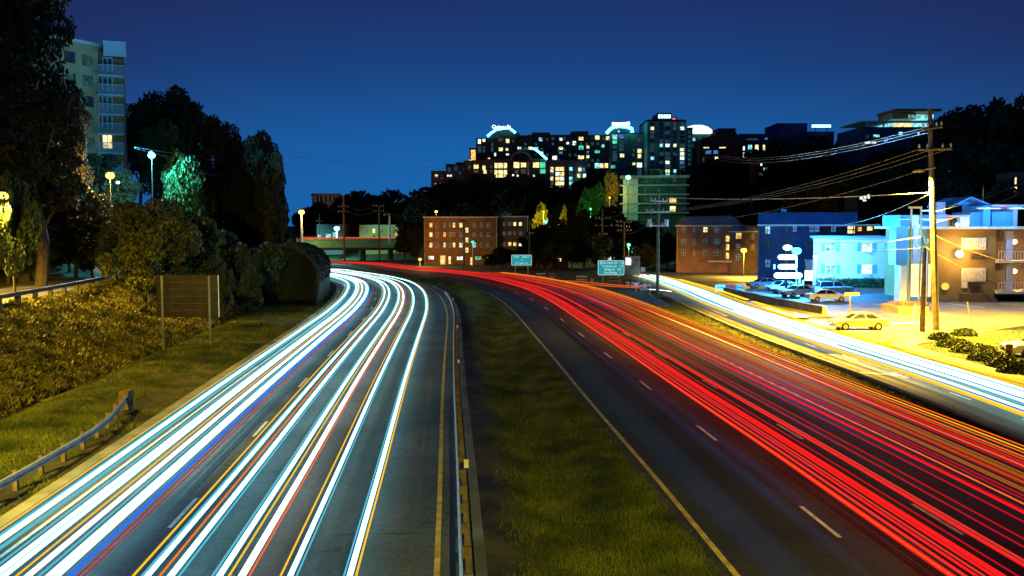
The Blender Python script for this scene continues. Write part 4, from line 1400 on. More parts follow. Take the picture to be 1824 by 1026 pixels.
f.box('entrance_hood', 'trim', 1262, 464, 1302, 466.5, 1.4)
f = Facade('brick_apartments', 'lower brick wing with a lit corner window right of the stair bay', 1300, 1351, 413, 197, 14, 'brick_d', cat='apartment building')
f.face()
pts = [(1298, 413), (1306, 402), (1345, 402), (1354, 413)]
pl = [(A(px, py, f.Y)[0] - f.o.x, A(px, py, f.Y)[2] - f.o.z) for px, py in pts]
MB().prism(pl[::-1], -.8, 14.5, 'y').build('roof', M['blue_wall'], f.t)
f.box('eave', 'trim', 1298, 411.5, 1352, 413.6, 1.0)
f.wins([(1316, 420, 9, 10, 'o'), (1340, 421, 5, 9, 's'), (1316, 440, 8, 9, 's'), (1340, 440, 5, 9, 'd'), (1316, 458, 8, 9, 's')], frame='trim')

# ---- blue lit building ---------------------------------------------------------
f = Facade('blue_roofed_building', 'three storey building with a broad blue roof behind the stacked sign', 1353, 1522, 402, 165, 16, 'blue_wall', cat='building')
f.face()
x0, x1, z0, z1 = f.rect(1352, 378, 1523, 402)
MB().prism([(-.7, z0), (2.6, z1), (14, z1), (16.7, z0)], x0, x1, 'x').build('roof', M['blue_roof'], f.t)
f.box('eave', 'white', 1352, 399.6, 1523, 402.8, 1.3)
f.box('downpipe', 'white', 1353, 402, 1354.8, 484, .2)
f.wins([(1370, 410, 8, 13, 'c'), (1402, 408, 4, 11, 's'), (1417, 408, 7, 10, 'b'), (1450, 408, 17, 11, 'b'), (1482, 408, 8, 10, 'b'), (1370, 436, 6, 12, 's'), (1370, 470, 9, 14, 'b'), (1402, 436, 5, 11, 's'), (1440, 436, 8, 11, 's'), (1515, 409, 19, 13, 'y')], frame='dark')
f.box('porch_roof', 'white', 1433, 462, 1456, 464, 2.2)
f.box('chimney', 'conc_d', 1378, 374, 1384, 378, -6, inn=8)
f.box('roof_vent', 'cyan_panel', 1392, 372, 1402, 380, -4, inn=6)
f = Facade('brown_wing', 'low brown wing with a yellow lamp between the two motel buildings', 1524, 1565, 402, 160, 10, 'fac_br', cat='building')
f.face()
f.wins([(1532, 408, 7, 7, 'o'), (1549, 407, 9, 7, 'y')])
f.parapet('trim', .25)
# ---- pale blue motel -------------------------------------------------------------
f = Facade('motel_building', 'pale blue two storey motel wing with teal shutters behind a hedge', 1453, 1606, 424, 143, 14, 'pale_blue', cat='motel')
f.face()
f.band('roof', 'cyan_panel', 420, 424, .5)
f.box('fascia', 'white', 1452, 427, 1606, 428.4, .35)
for (x, y) in ((1482, 440), (1543, 440), (1589, 440), (1482, 480), (1543, 479), (1589, 479)):
    w = f.win(x, y, 17, 15, 'c' if x < 1500 else 'w', frame='white')
    for sx in (-13, 13):
        f.box('shutter', 'cyan_panel', x + sx - 3.4, y - 8, x + sx + 3.4, y + 8, .09)
    f.box('air_conditioner', 'lav_panel', x - 6, y + 10, x + 6, y + 14, .45)
f.box('door', 'dark', 1438, 466, 1452, 483, -.4, inn=1)
f.box('lit_entrance', 'w_whi', 1437, 483, 1453, 502, -.4, inn=1)
# hedge
hx0, hx1 = A(1452, 500, 140)[0], A(1602, 500, 140)[0]
t = thing('hedge', 'clipped green hedge at the foot of the pale blue motel', 'hedge', ((hx0 + hx1) / 2, 139.5, float(zr(140))))
g2 = np.random.default_rng(9)
n = 9000
Pt = np.stack([g2.uniform(hx0, hx1, n) - (hx0 + hx1) / 2, g2.uniform(-.8, .8, n), g2.uniform(0, 1.25, n) + .15 * np.sin(np.arange(n))], 1)
V_, F_ = leaves(g2, Pt, .16)
bulk('foliage', V_, F_, M['hedge'], t)
# ---- stacked motel sign -----------------------------------------------------------
f = Facade('stacked_motel_sign', 'glowing white motel sign of an oval over three stacked bars', 1401, 1404, 436, 118, .3, 'dark', cat='sign')
for (x, y, w, h) in ((1402, 458, 34, 9), (1402, 475, 34, 9), (1403, 490.5, 50, 10)):
    x0, x1, z0, z1 = f.rect(x - w / 2, y - h / 2, x + w / 2, y + h / 2)
    r1 = (z1 - z0) / 2
    pl = [(x0 + r1 + r1 * math.cos(a), z0 + r1 + r1 * math.sin(a)) for a in np.linspace(math.pi / 2, 1.5 * math.pi, 7)] + [(x1 - r1 + r1 * math.cos(a), z0 + r1 + r1 * math.sin(a)) for a in np.linspace(-math.pi / 2, math.pi / 2, 7)]
    MB().prism(pl, -.35, -.05, 'y').build('sign_panel', M['neon_w'], f.t)
x0, x1, z0, z1 = f.rect(1394, 436, 1410, 446)
pl = [((x0 + x1) / 2 + (x1 - x0) / 2 * math.cos(a), (z0 + z1) / 2 + (z1 - z0) / 2 * math.sin(a)) for a in np.linspace(0, 2 * math.pi, 17)[:-1]]
MB().prism(pl, -.35, -.05, 'y').build('oval_panel', M['neon_w'], f.t)
for (x, y) in ((1379, 475), (1424, 500), (1430, 503)):
    f.box('lamp', 'neon', x - 1, y - 4, x + 1, y + 4, .2)

# ---- motel with the tower --------------------------------------------------------
f = Facade('corner_motel', 'tan two storey corner motel with a blue lit roof terrace and balconies', 1651, 1775, 408, 110, 12, 'tan_wall', cat='motel')
f.box('plinth', 'conc_d', 1651, 532, 1775, 541, .08)
f.box('roof_slab', 'trim', 1634, 403.5, 1900, 408, 1.0, inn=13)
for (y, h) in ((434, 21), (489.5, 24)):
    w = f.box('window', 'trim', 1712, y - h / 2, 1756, y + h / 2, .12)
    f.box('pane', mat('lit_curtain', (.5, .48, .4), .8, vary=.3, scale=4), 1714, y - h / 2 + 1.5, 1754, y + h / 2 - 1.5, .15, parent=w, inn=-.11)
    for k in range(9):
        xx = 1716 + k * 4.6
        f.box('curtain_fold', 'trim', xx, y - h / 2 + 1.6, xx + 1.6, y + h / 2 - 1.6, .20, parent=w, inn=-.15)
f.box('air_conditioner', 'rust', 1728, 452, 1752, 460, .4)
f.box('air_conditioner', 'dark', 1725, 505, 1744, 511, .45)
f.box('vent_panel', 'trim', 1712, 502, 1722, 513, .2)
f.box('planter', 'wood', 1708, 522, 1759, 537, .9)
lx, _, lz, _ = f.rect(1703, 451, 1704, 452)
MB().ball((lx, -.9, lz), .42, 1, 12).build('flood_lamp', emit('flood_glow', (1, .8, .4), 14, False), f.t, smooth=True)
f.box('lamp_arm', 'dark', 1702.5, 449, 1704, 450, .9)
ld = bpy.data.lights.new('flood_light', 'POINT')
ld.energy, ld.color, ld.shadow_soft_size = 1500, (1, .52, .08), .3
lo = bpy.data.objects.new('flood_light', ld)
COL.objects.link(lo)
lo.parent = f.t
lo.location = (lx, -1.9, lz)
lx, _, lz, _ = f.rect(1683, 509, 1684, 510)
MB().tube([(lx, -.22, lz), (lx, 0, lz)], .42, 16).build('round_sign', emit('round_sign_glow', (1, .75, .1), 1.1, False), f.t)
# stair bay with columns and balconies on the right
f.box('bay_back_wall', 'wood', 1775, 408, 1900, 537, -4.0, inn=12)
f.box('balcony_slab', 'trim', 1773, 464.5, 1900, 468, .6, inn=4)
f.box('ground_slab', 'trim', 1773, 519, 1900, 523, .6, inn=4)
for x in (1796, 1845):
    for (a, b) in ((412, 464), (470, 518)):
        f.box('column', 'lav_panel', x, a, x + 12, b, -.3, inn=1.0)
for x, y in ((1817, 430), (1817, 483), (1862, 430), (1862, 483)):
    lx, _, lz, _ = f.rect(x, y, x + 1, y + 1)
    MB().ball((lx, 1.2, lz), .28, 1, 10).build('wall_lamp', emit('wall_lamp_glow', (1, .66, .3), 9, False), f.t)
    ld = bpy.data.lights.new('wall_light', 'POINT')
    ld.energy, ld.color = 420, (1, .62, .3)
    lo = bpy.data.objects.new('wall_light', ld)
    COL.objects.link(lo)
    lo.parent = f.t
    lo.location = (lx, .6, lz - .3)
mb = MB()
for (y0_, y1_) in ((447, 464), (502, 519)):
    xa, xb, za, zb_ = f.rect(1775, y0_, 1900, y1_)
    mb.box(xa, xb, -.45, -.40, zb_ - .08, zb_)
    k = xa
    while k < xb:
        mb.box(k, k + .05, -.44, -.41, za, zb_ - .08)
        k += .32
mb.build('railing', M['trim'], f.t)
# roof terrace
f.box('terrace_wall', 'cyan_panel', 1608, 383, 1669, 403.5, -.6, inn=6)
f.box('terrace_panel', 'lav_panel', 1668, 382, 1690, 403.5, -.3, inn=5)
f.box('chimney', 'lav_panel', 1673, 360, 1690, 382, -.8, inn=3)
f.box('lit_wall', 'white', 1713, 385, 1731, 403.5, -.5, inn=5)
f.box('cyan_wall', 'cyan_panel', 1731, 378, 1750, 403.5, -.4, inn=5)
f.box('door', 'gold', 1692, 388, 1703, 403.5, -1.4, inn=5)
f.box('door_frame', 'rust', 1703, 388, 1713, 403.5, -1.2, inn=5)
f.box('red_neon', emit('red_neon', (1, .03, .08), 2.5, False), 1689, 386, 1695, 390, .1)
f.box('terrace_beam', 'pale_blue', 1690, 383, 1731, 386, -.2, inn=4)
f.box('stair_tower', 'cyan_panel', 1749, 366, 1763, 403.5, .2, inn=5)
f.box('pavilion_wall', 'cyan_panel', 1769, 377, 1806, 403.5, -.3, inn=5)
f.box('pavilion_post', 'lav_panel', 1806, 365, 1815, 403.5, -.2, inn=5)
f.box('pavilion_beam', 'lav_panel', 1766, 364.5, 1830, 368, .1, inn=5)
f.box('red_neon', emit('red_neon_b', (1, .03, .10), 2.0, False), 1783, 368, 1790, 371, .1)
x0, _, z0, _ = f.rect(1698, 366, 1700, 366)
xm_, _, zm_, _ = f.rect(1732, 350, 1733, 350)
x1, _, z1, _ = f.rect(1767, 364, 1768, 364)
mb = MB()
mb.prism([(x0, z0), (x0, z0 - .12), (xm_, zm_ - .14), (x1, z1 - .12), (x1, z1), (xm_, zm_)], .2, 7, 'y')
mb.build('gable_roof', M['cyan_panel'], f.t)
for (x, y, e) in ((1704, 399, 300), (1722, 396, 500), (1637, 403, 0)):
    lx, _, lz, _ = f.rect(x, y, x + 1, y + 1)
    MB().ball((lx, -.1, lz), .2, 1, 8).build('terrace_lamp', emit('terrace_lamp_glow', (.9, .95, 1), 8, False), f.t)
# tube lamps added to wash the terrace and pylon in cold blue
for (px, py, yy) in ((1600, 392, -9.5), (1640, 376, -3.0), (1740, 372, -3.0), (1795, 372, -3.0)):
    lx, _, lz, _ = f.rect(px, py, px + 1, py + 1)
    MB().box(lx - 1.2, lx + 1.2, yy, yy + .12, lz, lz + .12).box(lx - .03, lx + .03, yy, 0, lz + .12, lz + .17).build('added_tube_lamp', emit('added_tube_glow', (.3, .65, 1), 3, False), f.t)
    ld = bpy.data.lights.new('added_tube_light', 'POINT')
    ld.energy, ld.color, ld.shadow_soft_size = (1600 if yy < -5 else 700), (.2, .55, 1), .4
    lo = bpy.data.objects.new('added_tube_light', ld)
    COL.objects.link(lo)
    lo.parent = f.t
    lo.location = (lx, yy - .2, lz - .2)
# pylon tower
f = Facade('pylon_sign', 'cyan pylon with ochre frame posts and glowing yellow panels by the driveway', 1597, 1617, 404, 104, 2.0, 'cyan_panel', cat='sign', ybase=472)
x0, x1, z0, z1 = f.rect(1604, 470, 1617, 533)
MB().box(x0, x1, .1, 1.8, z0 - .5, z1 - .02).build('lower_wall', M['neon_w'] if 0 else M['white'], f.t)
for px in (1619, 1636):
    x0, x1, z0, z1 = f.rect(px - 1.8, 368, px + 1.8, 540)
    MB().box(x0, x1, -.5, -.15, z0, z1).build('frame_post', M['gold'], f.t)
f.box('frame_beam', 'gold', 1617.2, 368, 1637.8, 371.5, .52, inn=-.14)
f.box('upper_panel', 'lav_panel', 1621, 383, 1634, 403, .40, inn=-.2)
f.box('middle_panel', 'lav_panel', 1623, 405, 1634, 468, .38, inn=-.2)
YP = emit('yellow_sign_panel', (1, .80, .25), 2.2)
for (a, b) in ((1620.8, 1634), (1637.8, 1646), (1651, 1656)):
    f.box('lit_panel', YP, a, 470, b, 528, .42, inn=-.2)
f.box('frame_rail', 'gold', 1620.8, 496, 1656, 497, .5, inn=-.43)
f.box('frame_post', 'gold', 1647, 425, 1650, 540, .5, inn=-.15)
mb = MB()
a = f.rect(1638, 412, 1650, 440)
mb.tube([(a[0], -.3, a[3]), (a[1], -.3, a[2])], .07, 5)
a = f.rect(1638, 440, 1650, 466)
mb.tube([(a[1], -.3, a[3]), (a[0], -.3, a[2])], .07, 5)
mb.build('brace', M['gold'], f.t)
# planter under the pylon
x, y, z = G(1628, 560)
t = thing('stone_planter', 'low stone planter with purple flowers under the pylon sign', 'planter', (x, y + 2, 0))
MB().prism([(-1.4, -1.6), (1.2, -2.6), (2.3, 1.4), (-1.6, 2.6)], 0, .75).build('stone_wall', brick('rubble_stone', (.35, .22, .10), (.25, .15, .08)), t)
Pt = np.stack([g2.uniform(-1.4, 1.8, 700), g2.uniform(-1.8, 2, 700), g2.uniform(.7, 1.15, 700)], 1)
V_, F_ = leaves(g2, Pt, .10)
bulk('planting', V_, F_, mat('flower_purple', (.35, .05, .25), .7, vary=.4, scale=3, col2=(.10, .15, .03)), t)['kind'] = 'stuff'
x, y, z = G(1629, 566)
t = thing('fire_hydrant', 'pale hydrant standing at the kerb by the stone planter', 'fire hydrant', (x, y, .16))
MB().tube([(0, 0, 0), (0, 0, .12), (0, 0, .13), (0, 0, .75), (0, 0, .9), (0, 0, 1.0)], [.22, .22, .15, .16, .13, .03], 12).build('barrel', M['trim'], t)
MB().tube([(-.26, 0, .6), (.26, 0, .6)], .07, 8).build('outlet', M['trim'], t)
# low rubble wall beside the car park
wp = Curve([(28.2, 124), (28.7, 116), (29.4, 108), (31.6, 94.5)], step=2)
P = wp.off(0)
o = MB().solid(P, [(-.25, -.3), (-.2, .85), (.2, .85), (.25, -.3)]).build('rubble_wall', brick('rubble_wall_stone', (.16, .13, .10), (.10, .085, .07), scale=.7))
tag(o, 'low rubble retaining wall along the front of the car park', 'wall')
# rounded wall on the left by the curve
P = CL.off(-14.3, u0=upos(CL, 106), u1=upos(CL, 178), n=40)
prof = [(0, -.4), (0, 3.8), (-.35, 4.5), (-.9, 5.2), (-1.9, 5.9), (-3.2, 6.4), (-5.2, 6.5), (-5.6, 6.2), (-5.6, -.4)]
o = MB().solid(P, prof).build('retaining_wall', M['wall_moss'])
bv = o.modifiers.new('b', 'BEVEL')
bv.width, bv.segments, bv.limit_method, bv.angle_limit = .9, 4, 'ANGLE', R(50)
tag(o, 'tall dark rounded retaining wall at the inside of the highway bend', 'wall')
n = 7000
k = g2.integers(0, len(P) - 1, n)
fr_ = g2.uniform(0, 1, n)
cx, cy, cz = (P[k] + (P[k + 1] - P[k]) * fr_[:, None]).T
T_ = P[np.minimum(k + 1, len(P) - 1)] - P[k]
T_ /= np.hypot(T_[:, 0], T_[:, 1])[:, None]
pr = np.array(prof[1:7])
w_ = g2.uniform(.0, 4.999, n)
j_ = w_.astype(int)
q_ = pr[j_] + (pr[j_ + 1] - pr[j_]) * (w_ - j_)[:, None]
low_ = g2.uniform(0, 1, n) < .22
q_[low_] = np.stack([np.full(low_.sum(), 0.0), g2.uniform(2.2, 3.8, low_.sum())], 1)
Pt = np.stack([cx + T_[:, 1] * q_[:, 0], cy - T_[:, 0] * q_[:, 0], cz + q_[:, 1] + g2.uniform(0, .25, n)], 1)
front = g2.uniform(0, 1, n) < .3
m_ = int(front.sum()) + 3000
lat = g2.uniform(0, 5.6, m_)
top_ = np.interp(lat, [0, .35, .9, 1.9, 3.2, 5.6], [3.8, 4.5, 5.2, 5.9, 6.4, 6.4])
nx0, ny0 = T_[k == k.min()][0][1], -T_[k == k.min()][0][0]
Pf = np.stack([P[0][0] - nx0 * lat, P[0][1] - ny0 * lat - .12, g2.uniform(0, 1, m_) ** .7 * (top_ + .2)], 1)
V_, F_ = leaves(g2, np.concatenate([Pt[~front], Pf]), .20)
bulk('ivy', V_, F_, M['leaf_d'], o)

# ------------------------------------------------------------------ utility poles
def utility_pole(top, ybase, Y, arms, label, r=.15, m='pole', lean=None, pms='rust', group=None, transformer=None):
    x, y, z = A(top[0], top[1], Y)
    bx = x if lean is None else A(lean, ybase, Y)[0]
    zb = A(top[0], ybase, Y)[2] if ybase else float(terr(x, Y))
    t = thing('utility_pole', label, 'utility pole', (bx, Y, zb), group=group)
    h = z - zb
    MB().tube([(0, 0, -.4), ((x - bx) * .5, 0, h * .5), (x - bx, 0, h)], [r * 1.2, r, r * .75], 9).build('pole', M[m], t)
    for arm in arms:
        (px0, py0), (px1, py1) = arm[:2]
        am = arm[2] if len(arm) > 2 else pms
        a, b = A(px0, py0, Y), A(px1, py1, Y)
        s = r * .55
        a = (a[0] - bx, -r * 1.2 - s * .2, a[2] - zb)
        b = (b[0] - bx, -r * 1.2 - s * .2, b[2] - zb)
        ca = MB().tube([a, b], s, 4).build('crossarm', M[am], t)
        for k in (.04, .28, .72, .96):
            ix, iz = a[0] + (b[0] - a[0]) * k, a[2] + (b[2] - a[2]) * k
            MB().tube([(ix, a[1], iz), (ix, a[1], iz + s * 2.2), (ix, a[1], iz + s * 3.4)], [s * .35, s * .8, s * .4], 6).build('insulator', M['white'], ca)
    if transformer:
        for (px, py) in transformer:
            a = A(px, py, Y)
            MB().tube([(a[0] - bx, -.45, a[2] - zb - .45), (a[0] - bx, -.45, a[2] - zb + .45)], .26, 10).build('transformer', M['steel'], t)
    return t


tp = utility_pole((1656, 194), 597, 80, [((1632, 267), (1693, 265)), ((1640, 231), (1675, 226))], 'tallest timber utility pole with three crossarms by the street corner', r=.24, lean=1668, transformer=None)
a_, b_ = A(1634, 307, 80), A(1665, 299, 80)
ox, oz = tp.location.x, tp.location.z
MB().tube([(b_[0] - ox, -.1, b_[2] - oz), ((a_[0] + b_[0]) / 2 - ox, -.25, (a_[2] + b_[2]) / 2 - oz + .1), (a_[0] - ox, -.3, a_[2] - oz)], .06, 6).build('lamp_arm', M['steel'], tp)
MB().prism([(-.42, 0), (.35, 0), (.42, .10), (.2, .24), (-.3, .20), (-.46, .08)], -.5, -.1, 'y').build('lamp_head', M['gold'], tp).location = (a_[0] - ox, 0, a_[2] - oz)
ld = bpy.data.lights.new('lamp_light', 'SPOT')
ld.energy, ld.color, ld.shadow_soft_size, ld.spot_size, ld.spot_blend = 330000, LJ, .2, R(142), .5
lo = bpy.data.objects.new('lamp_light', ld)
COL.objects.link(lo)
lo.parent = tp
lo.location = (a_[0] - ox, -.3, a_[2] - oz - .15)
utility_pole((1647, 440), 598, 79, [], 'dark stub pole standing left of the tallest utility pole', r=.20, m='rust')
utility_pole((1173, 346), 531, 118, [((1158, 357), (1189, 359), 'pale_blue'), ((1150, 377), (1193, 377), 'pale_blue'), ((1151, 402), (1190, 402), 'pale_blue')], 'utility pole with three pale crossarms standing in the verge at the service road', r=.19, transformer=[(1156, 397), (1186, 397)])
utility_pole((1160, 303), 405, 236, [], 'thin white flagpole like mast before the striped apartment block', r=.09, m='white')
utility_pole((1112, 394), None, 190, [((1098, 396), (1125, 396)), ((1100, 403), (1122, 405)), ((1099, 411), (1124, 411))], 'slim dark utility pole behind the right green sign', r=.17)
utility_pole((1073, 372), None, 215, [((1060, 389), (1087, 389)), ((1060, 402), (1100, 402)), ((1066, 418), (1082, 418))], 'dark utility pole in front of the low wood left of the right green sign', r=.19)
utility_pole((943, 388), None, 205, [((941, 398), (955, 398)), ((943, 416), (951, 416))], 'thin pole rising behind the left green sign', r=.14, m='rust')
utility_pole((826, 390), None, 232, [((816, 393), (836, 393))], 'thin dark pole in front of the brick apartments', r=.16, m='rust')
utility_pole((612, 348), None, 288, [((603, 369), (621, 369)), ((603, 378), (621, 378))], 'pole with two crossarms left of the ochre building at the bridge', r=.28, m='brick_t')
utility_pole((675, 366), None, 280, [((665, 368), (684, 368)), ((665, 377), (684, 377))], 'pole with two crossarms crossing in front of the ochre building', r=.26)
utility_pole((694, 384), 432, 296, [((684, 384), (694, 384))], 'short pale pole with a lantern on the bridge', r=.3, m='steel')
utility_pole((569, 382), None, 330, [((563, 394), (575, 394))], 'faint thin pole right of the orange bridge lamp', r=.15)
utility_pole((1752, 330), None, 135, [], 'thin mast on the roof line behind the gabled motel terrace', r=.07, m='gold')


def wire(a, b, sag, label, r=.028, m='wire', group='overhead wires'):
    p, q = np.array(A(*a)), np.array(A(*b))
    n = 14
    pts = [tuple(p + (q - p) * k / n - np.array([0, 0, sag * 4 * (k / n) * (1 - k / n)])) for k in range(n + 1)]
    c = Vector(pts[n // 2])
    o = MB().tube(pts, r, 4).build('overhead_wire', M[m], None, org=tuple(c))
    return tag(o, label, 'wire', group)


WG = 'wires running left from the tallest utility pole'
for k, (y0, y1) in enumerate(((228, 268), (231, 272), (235, 277))):
    wire((1645 + k * 6, y0, 80), (1250, y1, 235), 2.2, ['uppermost', 'second', 'third'][k] + ' wire of the high bundle running left from the top crossarm', .035, group=WG)
for k, (x, y1) in enumerate(((1636, 405), (1660, 412), (1688, 418))):
    wire((x, 266, 80), (1151 + 14 * k, 377 - 0 * k, 118), 1.0, ['left', 'middle', 'right'][k] + ' wire falling from the long pale crossarm to the verge pole', .022, group=WG)
wire((1640, 304, 80), (1188, 402, 118), .8, 'wire falling from the slanted crossarm to the lowest arm of the verge pole', .02)
wire((1655, 343, 80), (1186, 352, 118), .35, 'nearly level pale wire crossing above the blue roof', .028, m='trim')
wire((1655, 346, 80), (1500, 400, 150), .5, 'service wire dropping from the pole to the brown wing', .02, m='trim')
wire((1660, 378, 80), (1840, 318, 95), .3, 'wire rising right behind the gabled terrace roof', .022)
wire((1660, 398, 80), (1840, 334, 95), .3, 'lower wire rising right over the motel terrace', .022)
wire((1640, 422, 79), (1460, 433, 140), .4, 'upper bright wire in front of the pale blue motel', .03, m='trim')
wire((1640, 442, 79), (1460, 434, 140), .4, 'lower bright wire in front of the pale blue motel', .03, m='trim')
wire((1662, 418, 80), (1840, 476, 100), .4, 'upper golden wire slanting down across the tan motel wall', .024, m='gold')
wire((1648, 440, 79), (1786, 505, 108), .3, 'lower golden wire slanting down across the tan motel wall', .024, m='gold')
wire((1151, 357, 118), (1060, 389, 215), .9, 'wire from the verge pole to the pole in the low wood', .035)
wire((1190, 377, 118), (1087, 389, 215), .9, 'second wire from the verge pole to the pole in the low wood', .035)
wire((1151, 402, 118), (1100, 411, 190), .8, 'lowest wire left of the verge pole', .03)
wire((1060, 402, 215), (826, 412, 232), 1.5, 'wire crossing in front of the brick apartments', .03)
for y in (369, 378):
    wire((621, y, 288), (665, y - .5, 280), .8, ('upper' if y == 369 else 'lower') + ' wire between the two crossarm poles at the bridge', .07)
wire((684, 377, 280), (755, 384, 268), .8, 'wire from the bridge pole to the brick apartments', .06)
wire((240, 262, 112), (540, 277, 210), 1.2, 'upper teal wire crossing in front of the left wood', .03, m='pale_blue')
wire((240, 264, 112), (480, 276, 180), 1.6, 'second teal wire just below the upper one in the left wood', .025, m='pale_blue')
wire((330, 300, 110), (420, 311, 140), .4, 'short wire below the green lit tree in the left wood', .025, m='pale_blue')
wire((520, 279, 210), (1140, 292, 330), 2.5, 'very faint wire across the dusk sky', .025, m='dark')

# ------------------------------------------------------------------ signs
def road_sign(px0, py0, px1, py1, ybase, label, lines, arrow=False):
    xb, Y, zb = G((px0 + px1) / 2, ybase)
    a, b = A(px0, py1, Y), A(px1, py0, Y)
    t = thing('road_sign', label, 'road sign', (xb, Y, zb))
    w, z0, z1 = (b[0] - a[0]) / 2, a[2] - zb, b[2] - zb
    cx = (a[0] + b[0]) / 2 - xb

    def rr_(x0, x1, z0, z1, r):
        o = []
        for (ux, uz, s) in ((x1 - r, z1 - r, 0), (x0 + r, z1 - r, 90), (x0 + r, z0 + r, 180), (x1 - r, z0 + r, 270)):
            for k in range(5):
                an = R(s + k * 22.5)
                o.append((ux + r * math.cos(an), uz + r * math.sin(an)))
        return o
    MB().prism(rr_(cx - w, cx + w, z0, z1, .2), -.05, .0, 'y').build('border', M['sign_text'], t)
    MB().prism(rr_(cx - w + .07, cx + w - .07, z0 + .07, z1 - .07, .16), -.065, -.051, 'y').build('panel', M['green_sign'], t)
    for s in (-.62, .62):
        MB().box(cx + s * w - .09, cx + s * w + .09, .01, .16, -.3, z1 - .1).build('post', M['steel'], t)
    n = len(lines)
    hh = (z1 - z0)
    for k, (s, dx) in enumerate(lines):
        text(t, s, 'sign_text', hh / (n + .9) * .98, (cx + dx * w, -.075, z1 - hh * (k + .75) / (n + .5)), depth=.004)
    if arrow:
        x, z = cx - w * .78, z1 - hh * .2
        MB().prism([(x - .04, z - .22), (x + .04, z - .22), (x + .04, z + .05), (x + .14, z + .05), (x, z + .25), (x - .14, z + .05), (x - .04, z + .05)], -.085, -.07, 'y').build('arrow', M['sign_text'], t)
    return t


road_sign(911, 454, 947, 472.5, 490, 'smaller green guide sign on two posts beside the far curve', [('EXIT    ONLY', 0), ('2', .05), ('N  Lynn  St', 0)])
road_sign(1065, 464, 1112, 490, 505, 'larger green guide sign with four lines of text and an up arrow', [('Fort Myer Dr   1/4', .12), ('N Queen St   1/2', .12), ('Bridge St   3/4', .12), ('Key Bridge   1', .12)], arrow=True)
# back of the sign on the left
x, Y, zb = G(334, 620)
t = thing('sign_back', 'wide blank grey back of a highway sign on two steel posts at the verge', 'road sign', (x, Y, zb))
a, b = A(280, 565, Y), A(388, 490, Y)
MB().box(a[0] - x, b[0] - x, -.02, .02, a[2] - zb, b[2] - zb).build('panel', M['signback'], t)
MB().box(b[0] - x, b[0] - x + .05, -.03, .03, a[2] - zb, b[2] - zb).build('edge_strip', M['white'], t)
for k in range(1, 6):
    z = a[2] - zb + (b[2] - a[2]) * k / 6
    MB().box(a[0] - x + .05, b[0] - x - .05, -.035, -.021, z - .012, z + .012).build('seam', M['rust'], t)
for px in (292, 375.5):
    u = A(px, 600, Y)
    MB().box(u[0] - x - .08, u[0] - x + .08, -.16, -.04, -.4, b[2] - zb - .05).build('post', M['conc_d'], t)
# small signs
for (px, y0, y1, yb, w, lab, m) in ((1145, 476, 484, 512, 4, 'small white route sign on a thin post near the junction', 'white'), (1133, 503, 510, 520, 3, 'small white sign on a short post by the barrels', 'white')):
    x, Y, z = G(px, yb)
    a, b = A(px - w, y1, Y), A(px + w, y0, Y)
    t = thing('small_sign', lab, 'road sign', (x, Y, z))
    MB().tube([(0, .04, -.2), (0, .04, b[2] - z)], .035, 6).build('post', M['steel'], t)
    MB().box(a[0] - x, b[0] - x, -.02, .02, a[2] - z, b[2] - z).build('plate', M[m], t)
# guy guard and marker posts at the corner
x, Y, z = G(1734, 596)
t = thing('guy_guard', 'pale leaning guy wire guard rising from the corner lawn', 'guy wire guard', (x, Y, z))
u = A(1723, 538, Y)
MB().tube([(0, 0, -.1), (u[0] - x, .0, u[2] - z)], .06, 8).build('sleeve', M['trim'], t)
x, Y, z = G(1513, 570)
t = thing('marker_post', 'thin timber marker post at the end of the rubble wall', 'post', (x, Y, z))
MB().tube([(0, 0, -.1), (0, 0, 2.6)], .05, 6).build('shaft', M['wood'], t)
MB().box(-.5, .9, -.04, .04, 2.35, 2.6).build('board', M['gold'], t)
x, Y, z = G(1797, 641)
t = thing('timber_bollard', 'stout orange brown bollard beside the parked car nose at the right edge', 'bollard', (x, Y, z))
MB().tube([(0, 0, -.2), (0, 0, .0), (0, 0, 1.05), (0, 0, 1.1)], [.25, .25, .25, .2], 14).build('drum', brick('bollard_brick', (.4, .16, .04), (.3, .11, .03)), t)
MB().tube([(-.02, 0, .72), (-.02, 0, .80)], .262, 14).build('band', M['gold'], t)
# shrubs at the street corner
for i, (px, py, w, lab) in enumerate(((1700, 618, 1.9, 'leftmost low shrub of the corner planting'), (1735, 628, 2.3, 'second low shrub of the corner planting'), (1765, 642, 2.1, 'dark low shrub left of the bollard'), (1716, 598, 1.5, 'small dark shrub by the guy wire guard'), (1793, 655, 2.0, 'low shrub in front of the bollard'), (1675, 606, 1.5, 'small shrub at the kerb tip of the corner'), (1815, 668, 1.9, 'low shrub at the right edge below the car'))):
    x, Y, z = G(px, py)
    t = thing('shrub', lab, 'shrub', (x, Y, .05))
    n = 1800
    d = g2.normal(size=(n, 3))
    d /= np.linalg.norm(d, axis=1)[:, None]
    Pt = d * np.array([w * .75, w * .5, .62]) * (g2.uniform(.3, 1, n) ** .4)[:, None]
    Pt[:, 2] = abs(Pt[:, 2])
    V_, F_ = leaves(g2, Pt, .09)
    bulk('foliage', V_, F_, M['shrub'], t)
